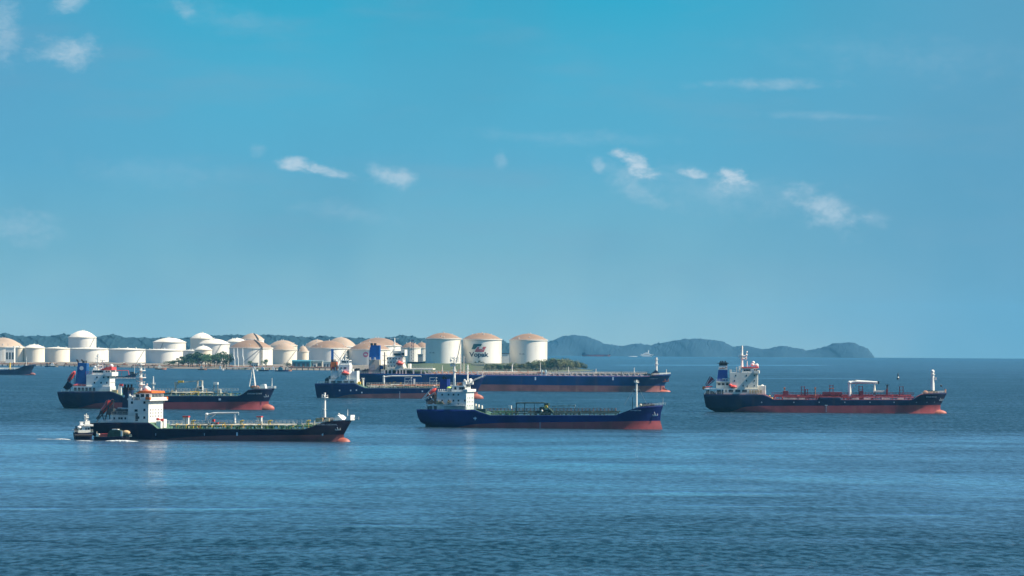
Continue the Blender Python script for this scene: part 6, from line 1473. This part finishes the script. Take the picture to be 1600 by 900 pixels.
# ------------------------------------------------------------ trees
def tree_proto(name, kind, seed, leafm, n=520, flat=.42, spread=.62, loc=(0, -900, -300)):
    rnd = random.Random(seed); root = empty(name, loc); mb = MB()
    lobes = [(Vector((rnd.uniform(-spread, spread)*.7, rnd.uniform(-spread, spread)*.7, rnd.uniform(.5, .88))), rnd.uniform(.16, .30)) for _ in range(9)]
    lobes.append((Vector((0, 0, .8)), .28))
    mb.tube((0, 0, -.08), (rnd.uniform(-.03, .03), 0, .42), .035, .022, 8)
    for c, r in lobes: mb.tube((0, 0, rnd.uniform(.2, .42)), c, .018, .006, 6)
    mb.build('trunk', 'bark', root)
    mb = MB()
    for i in range(n):
        c, r = rnd.choice(lobes); d = Vector((rnd.gauss(0, 1), rnd.gauss(0, 1), rnd.gauss(0, 1))).normalized(); p = c+Vector((d.x*r, d.y*r, d.z*r*flat*1.3))*rnd.uniform(.55, 1.05)
        u = Vector((rnd.gauss(0, 1), rnd.gauss(0, 1), rnd.gauss(0, .6))).normalized(); w = u.orthogonal().normalized(); k = rnd.uniform(.025, .055)
        mb.add([p-u*k, p-w*k*.7, p+u*k, p+w*k*.7], [(0, 1, 2, 3)])
    mb.build('crown', leafm, root); return root
protos = [tree_proto('tree', 0, 11+i, 'leaf_dark', 620) for i in range(3)]+[tree_proto('tree', 1, 31+i, 'leaf_dusty', 620, .8, .45) for i in range(3)]+[tree_proto('tree', 1, 41, 'leaf_dark', 620, .8, .45)]
rt = random.Random(5); used = [False]*7
def plant(k, px_, dv, top, label, group=None, wide=1.0):
    D = shoreD(px_)+dv; X = wx(px_, D); z = ground_z(px_, D); h_ = wz(rr_(px_, top), D)-z
    if h_ < 1.5: return
    o = protos[k]
    rz = rt.uniform(0, 6.28); sc = (h_*wide, h_*wide, h_)
    if used[k]: o = copy_thing(o, (X, D, z), rz, sc)
    else: o.location = (X, D, z); o.rotation_euler = (0, 0, rz); o.scale = sc; used[k] = True
    o['label'] = label; o['category'] = 'tree'
    if group: o['group'] = group
gl = 'dark spreading tree in the clump in front of the white tanks'
for q, tp, w in ((264, 563.5, 1.5), (271, 562.5, 1.3), (279, 561.5, 1.3), (287, 556, 1.1), (294, 552.5, 1.0), (301, 550, .95), (308, 548.3, .95), (315, 552, 1.0), (321, 553, 1.0), (328, 552, 1.0), (335, 553.5, .95), (342, 550.5, .95), (349, 548, .95), (354, 552, .9), (358, 557, .9), (298, 560, 1.2), (311, 561, 1.2), (325, 561, 1.2), (339, 560, 1.2), (350, 562, 1.1), (286, 563, 1.3)):
    plant(rt.randrange(3), q, rt.uniform(22, 70), tp, gl, 'dark trees in front of the tanks', w)
plant(0, 449.5, 25, 566, 'lone small umbrella-shaped tree beside the teal warehouse', None, 1.1)
plant(1, 416, 30, 560.3, 'small round dark tree before the wide brown-domed tank', None, .9)
plant(2, 391, 25, 563, 'small palm-like tree at the right of the three loading arms', None, .8)
gs = 'dusty green scrub tree on the slope below the tall white tanks'
for i in range(118):
    q = 736+190*((i*0.618) % 1.0)
    tp = interp([(736, 567), (745, 563.2), (753, 563), (760, 566), (775, 568.5), (790, 569), (800, 567), (815, 566.5), (830, 564.5), (845, 563), (856, 560), (865, 558.8), (880, 560.5), (900, 562), (912, 565), (922, 573), (930, 578)], q)+rt.uniform(0, 6)**1.1
    if 736 < q < 758 and False: continue
    plant(3+rt.randrange(3) if rt.random() < .75 else 6, q, rt.uniform(8, 95) if q > 758 else rt.uniform(150, 230), tp, gs, 'scrub trees below the tall tanks', rt.uniform(1.0, 1.5))
for q in (640, 655, 672, 700, 715): plant(3, q, 150, 566.5+rt.uniform(0, 2), 'low bush on the green bank below the tall tanks', 'bushes on the green bank', 1.6)
for k in range(7):
    if not used[k]:
        for ch in list(protos[k].children): bpy.data.objects.remove(ch)
        bpy.data.objects.remove(protos[k])
# a short grassy bund wall at the foot of the tall tanks
D = shoreD(690)+300; mb = MB(); a = wx(636, D); b = wx(734, D); zz_ = ground_z(690, D); mb.box(a, b, 0, 1.2, zz_-1, zz_+1.6)
o = mb.build('bund_wall', 'dark_steel', None, (0, D, 0)); tag(o, 'long low dark wall at the foot of the two left tall white tanks', 'wall')

# ------------------------------------------------------------ sea haze
mb = MB(); mb.box(-9000, 9000, -500, 24500, -75, 210)
hz = bpy.data.materials.new('haze'); hz.use_nodes = True; t = NT(hz.node_tree); t.n.clear()
pv = t.new('ShaderNodeVolumePrincipled', ins={'Density': 1.55e-5}); pv.inputs['Color'].default_value = (.16, .62, .95, 1); pv.inputs['Anisotropy'].default_value = 0.0
ou = t.new('ShaderNodeOutputMaterial'); t.l.new(pv.outputs[0], ou.inputs['Volume'])
o = mb.build('haze', hz); tag(o, kind='stuff', label='thin blue sea haze over the whole anchorage')
